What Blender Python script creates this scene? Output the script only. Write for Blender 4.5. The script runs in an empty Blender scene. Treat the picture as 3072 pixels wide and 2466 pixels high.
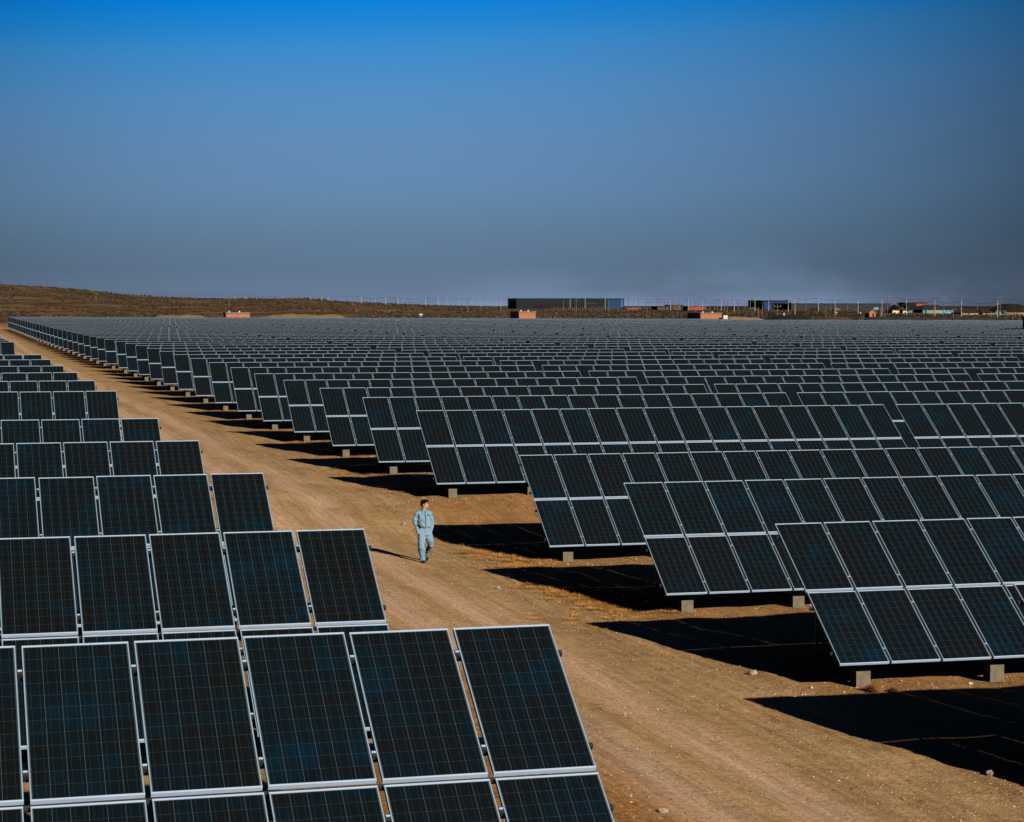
import bpy, bmesh, math, random
import numpy as np
from mathutils import Vector, Matrix
random.seed(7); rng = np.random.default_rng(7)
sc = bpy.context.scene
COL = sc.collection
R_ = math.radians

# ---------------------------------------------------------------- camera frame (eye is the world origin)
FPX, YAW, PITCH = 6363.0, R_(15.241), R_(2.861)
SY, CY = math.sin(YAW), math.cos(YAW)
HZ = 915.0                       # pixel row of eye level in the 3072 x 2466 photograph

def azt(px):                     # tan of world azimuth (X / Y) of a photograph column
    return math.tan(YAW + math.atan((px - 1536.0) / FPX))

# ---------------------------------------------------------------- terrain
gR_y = [0, 62, 70, 100, 150, 200, 240, 300, 340, 400, 440, 480, 520]
gR_z = [-7.15, -7.15, -6.48, -6.38, -6.23, -6.12, -6.09, -5.97, -5.87, -5.67, -5.5, -5.4, -5.25]
gL_y = [0, 20, 50, 60, 72, 120, 210, 300, 340, 400, 440, 480, 520]
gL_z = [-6.05, -6.03, -5.96, -5.86, -5.63, -5.6, -5.66, -5.8, -5.8, -5.67, -5.5, -5.4, -5.25]
sky_x = [-2500, -600, 0, 60, 160, 290, 420, 560, 700, 820, 920, 985, 1100, 1200, 1300, 1500, 6000]
sky_y = [880, 852, 855, 857, 865, 875, 888, 893, 896, 897, 896, 902, 908, 912, 916, 921, 924]

def vnoise(x, y, s, seed):
    x = x / s + seed * 17.3; y = y / s - seed * 9.1
    xi = np.floor(x); yi = np.floor(y); fx = x - xi; fy = y - yi
    fx = fx * fx * (3 - 2 * fx); fy = fy * fy * (3 - 2 * fy)
    def h(a, b):
        v = np.sin(a * 127.1 + b * 311.7 + seed * 74.7) * 43758.5453
        return v - np.floor(v)
    return (h(xi, yi) * (1 - fx) + h(xi + 1, yi) * fx) * (1 - fy) + (h(xi, yi + 1) * (1 - fx) + h(xi + 1, yi + 1) * fx) * fy - 0.5

def sstep(a, b, x):
    t = np.clip((x - a) / (b - a), 0, 1); return t * t * (3 - 2 * t)

def base_z(X, Y):
    X = np.asarray(X, float); Y = np.asarray(Y, float)
    kY = np.interp(Y, [0, 100, 315, 474, 520], [0, 0, .0018, .0045, .0045])
    right = np.interp(Y, gR_y, gR_z) - kY * np.clip(X - 16, 0, 400)
    left = np.interp(Y, gL_y, gL_z)
    t = sstep(5.0, 14.5, X)
    z = left * (1 - t) + right * t
    # beyond the array: rising scrub land and the hill on the left
    d = X * SY + Y * CY
    lat = X * CY - Y * SY
    px = 1536 + FPX * lat / np.maximum(d, 1.0)
    sk = np.interp(px, sky_x, sky_y)
    hill = np.clip((921 - sk) / 60.0, 0, 1)
    zl = lambda yy, dd: -(yy - HZ) * dd / FPX
    z_a = np.interp(d, [500, 560, 700, 1000, 1500, 2500, 5000, 20000],
                    [-5.3, -4.9, zl(949, 700), zl(939, 1000), zl(929, 1500), zl(924, 2500), zl(920, 5000), -9])
    ridge_d = 1050.0
    tt = sstep(600, ridge_d, d)
    zr = (-4.6) * (1 - tt) + (-(sk - HZ) * ridge_d / FPX) * tt
    zr = zr - np.clip(d - ridge_d, 0, None) * .03
    far = np.where(px < 1500, np.maximum(zr, z_a - 0.0), z_a)
    w = sstep(495, 560, d)
    return z * (1 - w) + far * w

def relief(X, Y):
    r = .085 * vnoise(X, Y, 2.6, 1) + .060 * vnoise(X, Y, .9, 2) + .026 * vnoise(X, Y, .36, 3)
    rough = .28 + .72 * sstep(13.0, 15.5, X)
    r = r * rough
    xc = X + .25 * np.sin(Y * .05)
    for c in (9.9, 11.9):                                   # worn wheel tracks
        r = r - .035 * np.exp(-((xc - c) / .35) ** 2)
    r = r + .03 * np.exp(-((xc - 10.9) / .5) ** 2)
    far = sstep(520, 700, X * SY + Y * CY)
    r = r * (1 - sstep(90, 200, Y) * .6) + far * (1.6 * vnoise(X, Y, 38, 5) + .8 * vnoise(X, Y, 13, 6)) * (1 - .8 * sstep(120, 240, X))
    return r

def zg(X, Y): return base_z(X, Y) + relief(np.asarray(X, float), np.asarray(Y, float))
def gz(x, y): return float(zg(np.array([x]), np.array([y]))[0])

def ray_xy(px, d):
    lat = (px - 1536) / FPX * d
    return lat * CY + d * SY, -lat * SY + d * CY

def on_ground(px, py, dmin=8.0, dmax=6000.0):
    ds = np.geomspace(dmin, dmax, 1500)
    lat = (px - 1536) / FPX * ds
    z = base_z(lat * CY + ds * SY, -lat * SY + ds * CY)
    yy = HZ - z * FPX / ds
    k = np.nonzero(yy <= py)[0]
    i = int(k[0]) if len(k) else len(ds) - 1
    x, y = ray_xy(px, ds[i])
    return x, y, ds[i]

# ---------------------------------------------------------------- materials
def nt(name):
    m = bpy.data.materials.new(name); m.use_nodes = True
    n = m.node_tree; b = n.nodes['Principled BSDF']
    return m, n, b
def N(n, t, **k):
    a = n.nodes.new(t)
    for kk, v in k.items():
        if kk in ('inp',):
            for i, w in v.items(): a.inputs[i].default_value = w
        else: setattr(a, kk, v)
    return a
def ramp(n, pts, fac=None):
    r = n.nodes.new('ShaderNodeValToRGB'); e = r.color_ramp.elements
    while len(e) > 1: e.remove(e[-1])
    e[0].position = pts[0][0]; e[0].color = (*pts[0][1], 1)
    for p, c in pts[1:]:
        q = e.new(p); q.color = (*c, 1)
    if fac is not None: n.links.new(fac, r.inputs[0])
    return r
def math_(n, op, a, b=None, clamp=False):
    m = n.nodes.new('ShaderNodeMath'); m.operation = op; m.use_clamp = clamp
    for i, v in enumerate((a, b)):
        if v is None: continue
        if isinstance(v, (int, float)): m.inputs[i].default_value = v
        else: n.links.new(v, m.inputs[i])
    return m.outputs[0]
def mixc(n, fac, a, b, mode='MIX'):
    m = n.nodes.new('ShaderNodeMix'); m.data_type = 'RGBA'; m.blend_type = mode
    if isinstance(fac, (int, float)): m.inputs[0].default_value = fac
    else: n.links.new(fac, m.inputs[0])
    for i, v in ((6, a), (7, b)):
        if isinstance(v, tuple): m.inputs[i].default_value = (*v, 1)
        else: n.links.new(v, m.inputs[i])
    return m.outputs[2]

def mottled(name, c1, c2, scale=3.0, rough=.8, bump=.0, metallic=0.0, spec=.3, detail=5, bscale=None):
    m, n, b = nt(name)
    tc = N(n, 'ShaderNodeTexCoord'); no = N(n, 'ShaderNodeTexNoise')
    no.inputs['Scale'].default_value = scale; no.inputs['Detail'].default_value = detail
    n.links.new(tc.outputs['Object'], no.inputs['Vector'])
    r = ramp(n, [(.3, c1), (.7, c2)], no.outputs[0])
    n.links.new(r.outputs[0], b.inputs['Base Color'])
    b.inputs['Roughness'].default_value = rough; b.inputs['Metallic'].default_value = metallic
    b.inputs['Specular IOR Level'].default_value = spec
    if bump:
        n2 = N(n, 'ShaderNodeTexNoise'); n2.inputs['Scale'].default_value = bscale or scale * 3; n2.inputs['Detail'].default_value = 4
        n.links.new(tc.outputs['Object'], n2.inputs['Vector'])
        bp = N(n, 'ShaderNodeBump'); bp.inputs['Strength'].default_value = bump; bp.inputs['Distance'].default_value = .05 if name == 'pale_blue_workwear' else .02
        n.links.new(n2.outputs[0], bp.inputs['Height']); n.links.new(bp.outputs[0], b.inputs['Normal'])
    return m

def cell_material():
    m, n, b = nt('pv_cells'); L = n.links.new
    uv = N(n, 'ShaderNodeUVMap', uv_map='UVMap'); sp = N(n, 'ShaderNodeSeparateXYZ'); L(uv.outputs[0], sp.inputs[0])
    oi = N(n, 'ShaderNodeObjectInfo')
    P = .1585; MX = .0205; MY = .027
    cu = math_(n, 'DIVIDE', math_(n, 'SUBTRACT', math_(n, 'MODULO', sp.outputs[0], 10.0), MX), P)
    cv = math_(n, 'DIVIDE', math_(n, 'SUBTRACT', sp.outputs[1], MY), P)
    fu = math_(n, 'FRACT', cu); fv = math_(n, 'FRACT', cv)
    du = math_(n, 'ABSOLUTE', math_(n, 'SUBTRACT', fu, .5)); dv = math_(n, 'ABSOLUTE', math_(n, 'SUBTRACT', fv, .5))
    gap_u = math_(n, 'GREATER_THAN', du, .5 - .0135); gap_v = math_(n, 'GREATER_THAN', dv, .5 - .011)
    bus = math_(n, 'LESS_THAN', math_(n, 'ABSOLUTE', math_(n, 'SUBTRACT', du, .25)), .0085)
    iu = math_(n, 'FLOOR', math_(n, 'DIVIDE', math_(n, 'SUBTRACT', sp.outputs[0], MX), P)); iv = math_(n, 'FLOOR', cv)
    cx = N(n, 'ShaderNodeCombineXYZ'); L(iu, cx.inputs[0]); L(iv, cx.inputs[1]); L(math_(n, 'MULTIPLY', oi.outputs['Random'], 91.0), cx.inputs[2])
    wn = N(n, 'ShaderNodeTexWhiteNoise'); wn.noise_dimensions = '3D'; L(cx.outputs[0], wn.inputs['Vector'])
    # grain of the polycrystalline wafer
    vs = N(n, 'ShaderNodeVectorMath', operation='MULTIPLY'); L(uv.outputs[0], vs.inputs[0]); vs.inputs[1].default_value = (1, 1, 1)
    vo = N(n, 'ShaderNodeTexVoronoi'); vo.inputs['Scale'].default_value = 55; L(vs.outputs[0], vo.inputs['Vector'])
    vg = N(n, 'ShaderNodeSeparateColor'); L(vo.outputs['Color'], vg.inputs[0])
    # modules differ: some bluer, some browner
    no = N(n, 'ShaderNodeTexNoise'); no.inputs['Scale'].default_value = 1.3; no.inputs['Detail'].default_value = 2
    vv = N(n, 'ShaderNodeVectorMath', operation='ADD'); L(uv.outputs[0], vv.inputs[0])
    cc = N(n, 'ShaderNodeCombineXYZ'); L(math_(n, 'MULTIPLY', oi.outputs['Random'], 50.0), cc.inputs[0]); L(cc.outputs[0], vv.inputs[1])
    L(vv.outputs[0], no.inputs['Vector'])
    t = math_(n, 'ADD', math_(n, 'MULTIPLY', wn.outputs[0], .16), math_(n, 'MULTIPLY', no.outputs[0], .72))
    t = math_(n, 'ADD', t, math_(n, 'MULTIPLY', vg.outputs[0], .10))
    t = math_(n, 'ADD', t, math_(n, 'MULTIPLY', oi.outputs['Random'], .12))
    cr = ramp(n, [(.34, (.0068, .0066, .0066)), (.50, (.0050, .0074, .0088)), (.64, (.0036, .0092, .0128)), (.80, (.0026, .014, .027))], t)
    c = mixc(n, math_(n, 'MULTIPLY', bus, .45), cr.outputs[0], (.050, .060, .075))
    c = mixc(n, math_(n, 'MULTIPLY', gap_v, .48), c, (.055, .075, .095))
    c = mixc(n, math_(n, 'MULTIPLY', gap_u, .64), c, (.085, .120, .155))
    # white backsheet border round the cells
    eu = math_(n, 'GREATER_THAN', math_(n, 'ABSOLUTE', math_(n, 'SUBTRACT', cu, 3.0)), 3.0)
    ev = math_(n, 'GREATER_THAN', math_(n, 'ABSOLUTE', math_(n, 'SUBTRACT', cv, 6.0)), 6.0)
    c = mixc(n, math_(n, 'MAXIMUM', eu, ev), c, (.05, .06, .075))
    L(c, b.inputs['Base Color'])
    b.inputs['Roughness'].default_value = .16
    b.inputs['IOR'].default_value = 1.45
    b.inputs['Specular IOR Level'].default_value = .42
    return m

def ground_material():
    m, n, b = nt('dusty_ground'); L = n.links.new
    g = N(n, 'ShaderNodeNewGeometry'); sp = N(n, 'ShaderNodeSeparateXYZ'); L(g.outputs['Position'], sp.inputs[0])
    X, Y = sp.outputs[0], sp.outputs[1]
    def noise(scale, detail=5, sx=1., sy=1., rough=.6):
        v = N(n, 'ShaderNodeVectorMath', operation='MULTIPLY'); L(g.outputs['Position'], v.inputs[0]); v.inputs[1].default_value = (sx, sy, 1)
        a = N(n, 'ShaderNodeTexNoise'); a.inputs['Scale'].default_value = scale; a.inputs['Detail'].default_value = detail
        a.inputs['Roughness'].default_value = rough; L(v.outputs[0], a.inputs['Vector']); return a.outputs[0]
    n1 = noise(.35, 6); n2 = noise(2.2, 6, rough=.7); n3 = noise(14., 5, rough=.75); streak = noise(.9, 5, 1.0, .09); n4 = noise(45., 3, rough=.8)
    base = ramp(n, [(.30, (.310, .180, .076)), (.48, (.462, .288, .132)), (.66, (.570, .375, .185))], math_(n, 'ADD', math_(n, 'MULTIPLY', n1, .45), math_(n, 'MULTIPLY', n2, .55))).outputs[0]
    # paler, pinkish worn wheel tracks
    w = math_(n, 'ADD', X, math_(n, 'MULTIPLY', math_(n, 'SINE', math_(n, 'MULTIPLY', Y, .05)), .25))
    w = math_(n, 'ADD', w, math_(n, 'MULTIPLY', math_(n, 'SUBTRACT', noise(.12, 3), .5), 1.5))
    def band(c, hw):
        a = math_(n, 'DIVIDE', math_(n, 'ABSOLUTE', math_(n, 'SUBTRACT', w, c)), hw)
        return math_(n, 'SUBTRACT', 1.0, a, clamp=True)
    tr = math_(n, 'ADD', band(9.9, 1.0), math_(n, 'MULTIPLY', band(12.0, .9), .9), clamp=True)
    tr = math_(n, 'MULTIPLY', tr, math_(n, 'MULTIPLY', math_(n, 'ADD', streak, .35), 1.2), clamp=True)
    c = mixc(n, math_(n, 'MULTIPLY', tr, .95), base, (.680, .440, .285))
    # greyish gravel streaks running along the road
    gs = math_(n, 'GREATER_THAN', streak, 10.); gs = ramp(n, [(.50, (0, 0, 0)), (.68, (1, 1, 1))], streak).outputs[0]
    c = mixc(n, math_(n, 'MULTIPLY', gs, .50), c, (.250, .175, .095))
    # orange earth under and between the tables and along the verge
    ver = math_(n, 'SUBTRACT', 1.0, math_(n, 'DIVIDE', math_(n, 'ABSOLUTE', math_(n, 'SUBTRACT', X, 6.6)), 3.2), clamp=True)
    ver = math_(n, 'MULTIPLY', math_(n, 'MULTIPLY', ver, 2.2, clamp=True), math_(n, 'DIVIDE', math_(n, 'SUBTRACT', 46.0, Y), 14.0, clamp=True))
    vr = math_(n, 'DIVIDE', math_(n, 'SUBTRACT', X, 14.6), 1.6, clamp=True)
    orf = math_(n, 'MULTIPLY', math_(n, 'MAXIMUM', ver, math_(n, 'MULTIPLY', vr, .75)), ramp(n, [(.30, (.30, .30, .30)), (.60, (1, 1, 1))], n2).outputs[0])
    c = mixc(n, math_(n, 'MULTIPLY', orf, .92), c, (.380, .155, .036))
    # dark dead plant crumbs
    dk = ramp(n, [(.55, (0, 0, 0)), (.63, (1, 1, 1))], noise(3.2, 8, rough=.85)).outputs[0]
    c = mixc(n, math_(n, 'MULTIPLY', math_(n, 'MULTIPLY', dk, math_(n, 'ADD', orf, .22)), .85), c, (.07, .04, .02))
    st2 = noise(5.5, 4, 1.0, .035, .7)
    c = mixc(n, 1.0, c, ramp(n, [(.38, (.80, .79, .77)), (.52, (1, 1, 1)), (.64, (1.13, 1.12, 1.10))], st2).outputs[0], 'MULTIPLY')
    # fine grit
    gr = ramp(n, [(.36, (.46, .44, .42)), (.50, (1, 1, 1)), (.64, (1.42, 1.40, 1.36))], math_(n, 'ADD', math_(n, 'MULTIPLY', n3, .5), math_(n, 'MULTIPLY', n4, .5))).outputs[0]
    c = mixc(n, 1.0, c, gr, 'MULTIPLY')
    # scrub land beyond the array: dark brown steppe
    dist = math_(n, 'ADD', math_(n, 'MULTIPLY', X, SY), math_(n, 'MULTIPLY', Y, CY))
    ff = math_(n, 'DIVIDE', math_(n, 'SUBTRACT', dist, 500.0), 60.0, clamp=True)
    leftside = math_(n, 'MULTIPLY', math_(n, 'DIVIDE', math_(n, 'SUBTRACT', -8.0, X), 30.0, clamp=True), math_(n, 'DIVIDE', math_(n, 'SUBTRACT', Y, 220.0), 120.0, clamp=True))
    ff = math_(n, 'MAXIMUM', ff, leftside)
    f1 = noise(.045, 8, .45, 1, .8); f2 = noise(.22, 6, .5, 1, .85)
    fc = ramp(n, [(.40, (.034, .020, .011)), (.48, (.085, .050, .024)), (.55, (.170, .102, .048)), (.64, (.400, .255, .125))], math_(n, 'ADD', math_(n, 'MULTIPLY', f1, .55), math_(n, 'MULTIPLY', f2, .45))).outputs[0]
    az_ = math_(n, 'DIVIDE', math_(n, 'SUBTRACT', math_(n, 'DIVIDE', X, math_(n, 'MAXIMUM', Y, 1.0)), .275), .07, clamp=True)
    fc = mixc(n, az_, fc, mixc(n, 1.0, fc, (.42, .42, .42), 'MULTIPLY'))      # soot-blackened ground round the works
    c = mixc(n, ff, c, fc)
    L(c, b.inputs['Base Color']); b.inputs['Roughness'].default_value = .95; b.inputs['Specular IOR Level'].default_value = .12
    bp = N(n, 'ShaderNodeBump'); bp.inputs['Strength'].default_value = .9; bp.inputs['Distance'].default_value = .05
    hh = math_(n, 'ADD', math_(n, 'MULTIPLY', n3, .6), math_(n, 'MULTIPLY', n2, 1.2)); L(hh, bp.inputs['Height']); L(bp.outputs[0], b.inputs['Normal'])
    return m

def brick_material():
    m, n, b = nt('orange_brick'); tc = N(n, 'ShaderNodeTexCoord')
    br = N(n, 'ShaderNodeTexBrick'); br.inputs['Scale'].default_value = 1.0
    mp = N(n, 'ShaderNodeMapping'); mp.inputs['Rotation'].default_value = (R_(90), 0, 0); n.links.new(tc.outputs['Object'], mp.inputs[0])
    n.links.new(mp.outputs[0], br.inputs['Vector'])
    br.inputs['Color1'].default_value = (.40, .115, .045, 1); br.inputs['Color2'].default_value = (.22, .058, .024, 1)
    br.inputs['Mortar'].default_value = (.40, .19, .10, 1); br.inputs['Mortar Size'].default_value = .045
    br.inputs['Brick Width'].default_value = .46; br.inputs['Row Height'].default_value = .26; br.inputs['Bias'].default_value = -.1
    no = N(n, 'ShaderNodeTexNoise'); no.inputs['Scale'].default_value = 1.6; no.inputs['Detail'].default_value = 5; n.links.new(tc.outputs['Object'], no.inputs['Vector'])
    c = mixc(n, ramp(n, [(.52, (0, 0, 0)), (.66, (.45, .45, .45))], no.outputs[0]).outputs[0], br.outputs[0], (.48, .19, .085))
    n.links.new(c, b.inputs['Base Color']); b.inputs['Roughness'].default_value = .9
    return m

def sheet_material(name, c1, c2):            # ribbed sheet-metal cladding
    m, n, b = nt(name); tc = N(n, 'ShaderNodeTexCoord'); wv = N(n, 'ShaderNodeTexWave'); wv.inputs['Scale'].default_value = .45; wv.inputs['Distortion'].default_value = 1.
    n.links.new(tc.outputs['Object'], wv.inputs[0])
    r = ramp(n, [(.2, c1), (.8, c2)], wv.outputs[0]); n.links.new(r.outputs[0], b.inputs['Base Color']); b.inputs['Roughness'].default_value = .7
    b.inputs['Specular IOR Level'].default_value = .15
    return m

M = {}
M['cells'] = cell_material()
M['ground'] = ground_material()
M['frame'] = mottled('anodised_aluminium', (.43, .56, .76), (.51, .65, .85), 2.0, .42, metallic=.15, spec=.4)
M['frame_side_shaded'] = mottled('shaded_side_bar', (.24, .38, .50), (.31, .46, .60), 2.0, .45, metallic=.15, spec=.4)  # darker copy of the frame colour, weaker light on the side bars painted in
M['back'] = mottled('white_backsheet', (.55, .55, .55), (.62, .62, .62), 2.0, .6)
M['steel'] = mottled('galvanised_steel', (.30, .31, .31), (.44, .45, .45), 9.0, .5, metallic=.35)
M['dark_clip'] = mottled('black_clip', (.015, .015, .015), (.03, .03, .03), 9.0, .6)
M['dark_steel'] = mottled('shade_dark_steel', (.020, .019, .017), (.045, .042, .038), 9.0, .6)  # near-black puts the panel shadow on legs and braces into the colour
M['concrete'] = mottled('concrete', (.125, .102, .070), (.20, .165, .115), 7.0, .9, bump=.4, bscale=40)
M['brick'] = brick_material()
M['slab'] = mottled('roof_slab', (.16, .13, .10), (.26, .22, .17), 2.0, .9)
M['white'] = mottled('white_paint', (.70, .70, .70), (.80, .80, .80), 4.0, .6)
M['stone'] = mottled('pale_stone', (.42, .33, .24), (.75, .66, .56), 2.2, .9, detail=3)
M['rock'] = mottled('field_stone', (.26, .20, .14), (.52, .44, .35), 9.0, .9, bump=.5, bscale=30)
M['straw'] = mottled('dry_straw', (.36, .145, .030), (.64, .32, .085), 1.5, .85)
M['bush'] = mottled('dead_bush', (.085, .035, .012), (.20, .085, .028), 3.5, .9)
M['scrub'] = mottled('steppe_scrub', (.018, .014, .009), (.055, .036, .018), .05, .95)
M['navy'] = sheet_material('shade_dark_cladding', (.006, .008, .014), (.012, .015, .023))  # near-black navy carries the shade on the long factory's front
M['greyclad'] = sheet_material('grey_cladding', (.020, .022, .027), (.032, .034, .040))
M['blue'] = sheet_material('blue_cladding', (.005, .036, .115), (.008, .052, .165))
M['blue_dark'] = sheet_material('deep_blue_cladding', (.008, .022, .055), (.012, .032, .075))
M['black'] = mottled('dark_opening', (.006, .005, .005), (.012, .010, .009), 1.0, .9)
M['yellow'] = mottled('yellow_render', (.78, .50, .16), (.86, .60, .24), .8, .85)
M['cream'] = mottled('cream_render', (.85, .68, .52), (.9, .76, .62), .8, .85)
M['cyan'] = mottled('light_blue_render', (.10, .25, .32), (.14, .31, .39), .8, .85)
M['redclad'] = mottled('red_sheet', (.26, .045, .022), (.38, .07, .032), .8, .8)
M['red'] = mottled('red_cloth', (.45, .015, .012), (.55, .03, .02), 2.0, .8)
M['mud'] = mottled('mud_wall', (.24, .14, .075), (.40, .25, .14), .25, .95)
M['darkroof'] = mottled('dark_roof', (.018, .016, .015), (.04, .035, .03), .5, .95)
M['brown'] = mottled('brown_sheet', (.055, .038, .025), (.11, .075, .05), .6, .9)
M['pole_pale'] = mottled('pale_concrete_pole', (.20, .19, .17), (.50, .48, .45), 1.6, .85, detail=1)
M['pole_wood'] = mottled('weathered_pole', (.11, .085, .06), (.20, .15, .11), 1.5, .9)
M['wire'] = mottled('dark_wire', (.03, .03, .03), (.05, .05, .05), 1, .7)
M['coal'] = mottled('dark_heap', (.006, .005, .004), (.022, .016, .010), .3, .97)
M['sand'] = mottled('pale_sand_heap', (.17, .105, .052), (.31, .20, .105), .35, .97)
M['leaf'] = mottled('dark_foliage', (.010, .012, .007), (.028, .028, .014), .5, .9)

# ---------------------------------------------------------------- mesh helpers
class MB:
    def __init__(s): s.v = []; s.f = []; s.m = []; s.uv = []
    def face(s, pts, mi=0, uv=None):
        k = len(s.v); s.v += [tuple(p) for p in pts]; s.f.append(tuple(range(k, k + len(pts)))); s.m.append(mi)
        s.uv.append(uv or [(0, 0)] * len(pts))
    def hexa(s, p, mi=0, skip=(), mis=None):     # p: 8 points, 0-3 bottom ccw, 4-7 top
        for i, q in enumerate(((0, 3, 2, 1), (4, 5, 6, 7), (0, 1, 5, 4), (1, 2, 6, 5), (2, 3, 7, 6), (3, 0, 4, 7))):
            if i in skip: continue
            s.face([p[j] for j in q], mi if mis is None else mis[i])
    def box(s, a, b, mi=0, T=None, skip=()):
        (x0, y0, z0), (x1, y1, z1) = a, b
        p = [Vector(q) for q in ((x0, y0, z0), (x1, y0, z0), (x1, y1, z0), (x0, y1, z0), (x0, y0, z1), (x1, y0, z1), (x1, y1, z1), (x0, y1, z1))]
        if T is not None: p = [T @ q for q in p]
        s.hexa(p, mi, skip)
    def bar(s, a, b, w, h=None, mi=0, up=(0, 0, 1)):
        a, b = Vector(a), Vector(b); d = (b - a).normalized(); u = Vector(up)
        if abs(d.dot(u)) > .95: u = Vector((0, 1, 0))
        sx = d.cross(u).normalized(); sz = sx.cross(d); h = h or w; sx *= w / 2; sz *= h / 2
        s.hexa([a - sx - sz, a + sx - sz, b + sx - sz, b - sx - sz, a - sx + sz, a + sx + sz, b + sx + sz, b - sx + sz], mi)
    def tube(s, pts, rad, n=8, mi=0, caps=True):
        pts = [Vector(p) for p in pts]
        if not isinstance(rad, (list, tuple)): rad = [rad] * len(pts)
        rings = []
        for i, p in enumerate(pts):
            d = (pts[min(i + 1, len(pts) - 1)] - pts[max(i - 1, 0)]).normalized()
            u = Vector((0, 0, 1)) if abs(d.z) < .9 else Vector((0, 1, 0))
            a = d.cross(u).normalized(); b = a.cross(d)
            rings.append([p + (a * math.cos(t) + b * math.sin(t)) * rad[i] for t in [2 * math.pi * k / n for k in range(n)]])
        s.rings(rings, mi, caps)
    def rings(s, rings, mi=0, caps=True):
        n = len(rings[0]); k = len(s.v)
        for r in rings: s.v += [tuple(p) for p in r]
        for i in range(len(rings) - 1):
            for j in range(n):
                a = k + i * n + j; b = k + i * n + (j + 1) % n
                s.f.append((a, b, b + n, a + n)); s.m.append(mi); s.uv.append([(0, 0)] * 4)
        if caps:
            s.f.append(tuple(k + j for j in reversed(range(n)))); s.m.append(mi); s.uv.append([(0, 0)] * n)
            s.f.append(tuple(k + (len(rings) - 1) * n + j for j in range(n))); s.m.append(mi); s.uv.append([(0, 0)] * n)
    def mesh(s, name, mats, smooth=False):
        me = bpy.data.meshes.new(name); me.from_pydata(s.v, [], s.f)
        for m in mats: me.materials.append(m)
        me.polygons.foreach_set('material_index', s.m)
        uvl = me.uv_layers.new(name='UVMap'); uvl.data.foreach_set('uv', [c for f in s.uv for q in f for c in q])
        if smooth: me.polygons.foreach_set('use_smooth', [True] * len(s.f))
        me.update(); return me
    def obj(s, name, mats, parent=None, loc=None, smooth=False):
        if not isinstance(mats, (list, tuple)): mats = [mats]
        return link(name, s.mesh(name, mats, smooth), parent, loc)

def link(name, me, parent=None, loc=None):
    o = bpy.data.objects.new(name, me); COL.objects.link(o)
    if parent is not None: o.parent = parent
    if loc is not None: o.location = loc
    return o
def tag(o, label=None, cat=None, group=None, kind=None):
    if label: o['label'] = label
    if cat: o['category'] = cat
    if group: o['group'] = group
    if kind: o['kind'] = kind
    return o
def thing(name, loc, label, cat, group=None, rz=0):
    o = bpy.data.objects.new(name, None); COL.objects.link(o); o.location = loc; o.rotation_euler = (0, 0, rz); o.empty_display_size = .3
    return tag(o, label, cat, group)
ONES = ['zeroth', 'first', 'second', 'third', 'fourth', 'fifth', 'sixth', 'seventh', 'eighth', 'ninth', 'tenth', 'eleventh', 'twelfth', 'thirteenth', 'fourteenth', 'fifteenth', 'sixteenth', 'seventeenth', 'eighteenth', 'nineteenth']
def ordi(k):
    if k < 20: return ONES[k]
    t = {2: ('twenty', 'twentieth'), 3: ('thirty', 'thirtieth'), 4: ('forty', 'fortieth'), 5: ('fifty', 'fiftieth')}[k // 10]
    return t[1] if k % 10 == 0 else t[0] + '-' + ONES[k % 10]

# ---------------------------------------------------------------- ground sheet
def graded(a, b, s, lo, hi, g):
    v = list(np.arange(a, b + 1e-6, s)); st = s; x = v[-1]
    while x < hi: st *= g; x += st; v.append(x)
    st = s; x = v[0]; w = []
    while x > lo: st *= g; x -= st; w.append(x)
    return np.array(w[::-1] + v)
def build_ground():
    xs = graded(4, 26, .16, -9000, 16000, 1.045); ys = graded(22, 78, .18, -300, 18000, 1.022)
    Xg, Yg = np.meshgrid(xs, ys); Z = zg(Xg, Yg)
    nx, ny = len(xs), len(ys)
    co = np.stack([Xg, Yg, Z], -1).reshape(-1, 3)
    i = np.arange(nx * ny).reshape(ny, nx)
    f = np.stack([i[:-1, :-1], i[:-1, 1:], i[1:, 1:], i[1:, :-1]], -1).reshape(-1, 4)
    me = bpy.data.meshes.new('ground'); me.vertices.add(len(co)); me.vertices.foreach_set('co', co.ravel())
    me.loops.add(len(f) * 4); me.loops.foreach_set('vertex_index', f.ravel())
    me.polygons.add(len(f)); me.polygons.foreach_set('loop_start', np.arange(len(f)) * 4); me.polygons.foreach_set('loop_total', np.full(len(f), 4))
    me.polygons.foreach_set('use_smooth', np.ones(len(f), bool)); me.materials.append(M['ground']); me.update(calc_edges=True)
    tag(link('ground', me), kind='structure')
    print('ground verts', len(co))
build_ground()

# ---------------------------------------------------------------- solar tables
MW, MH, PX, PV, NM = .992, 1.956, 1.0465, 2.018, 17
TILT = R_(35.2); CT, ST = math.cos(TILT), math.sin(TILT)
TOPH = 2.80; TLEN = NM * PX - (PX - MW); TPITCH = TLEN + .495
FR = .021; FS = .012; DEP = .046

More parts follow.
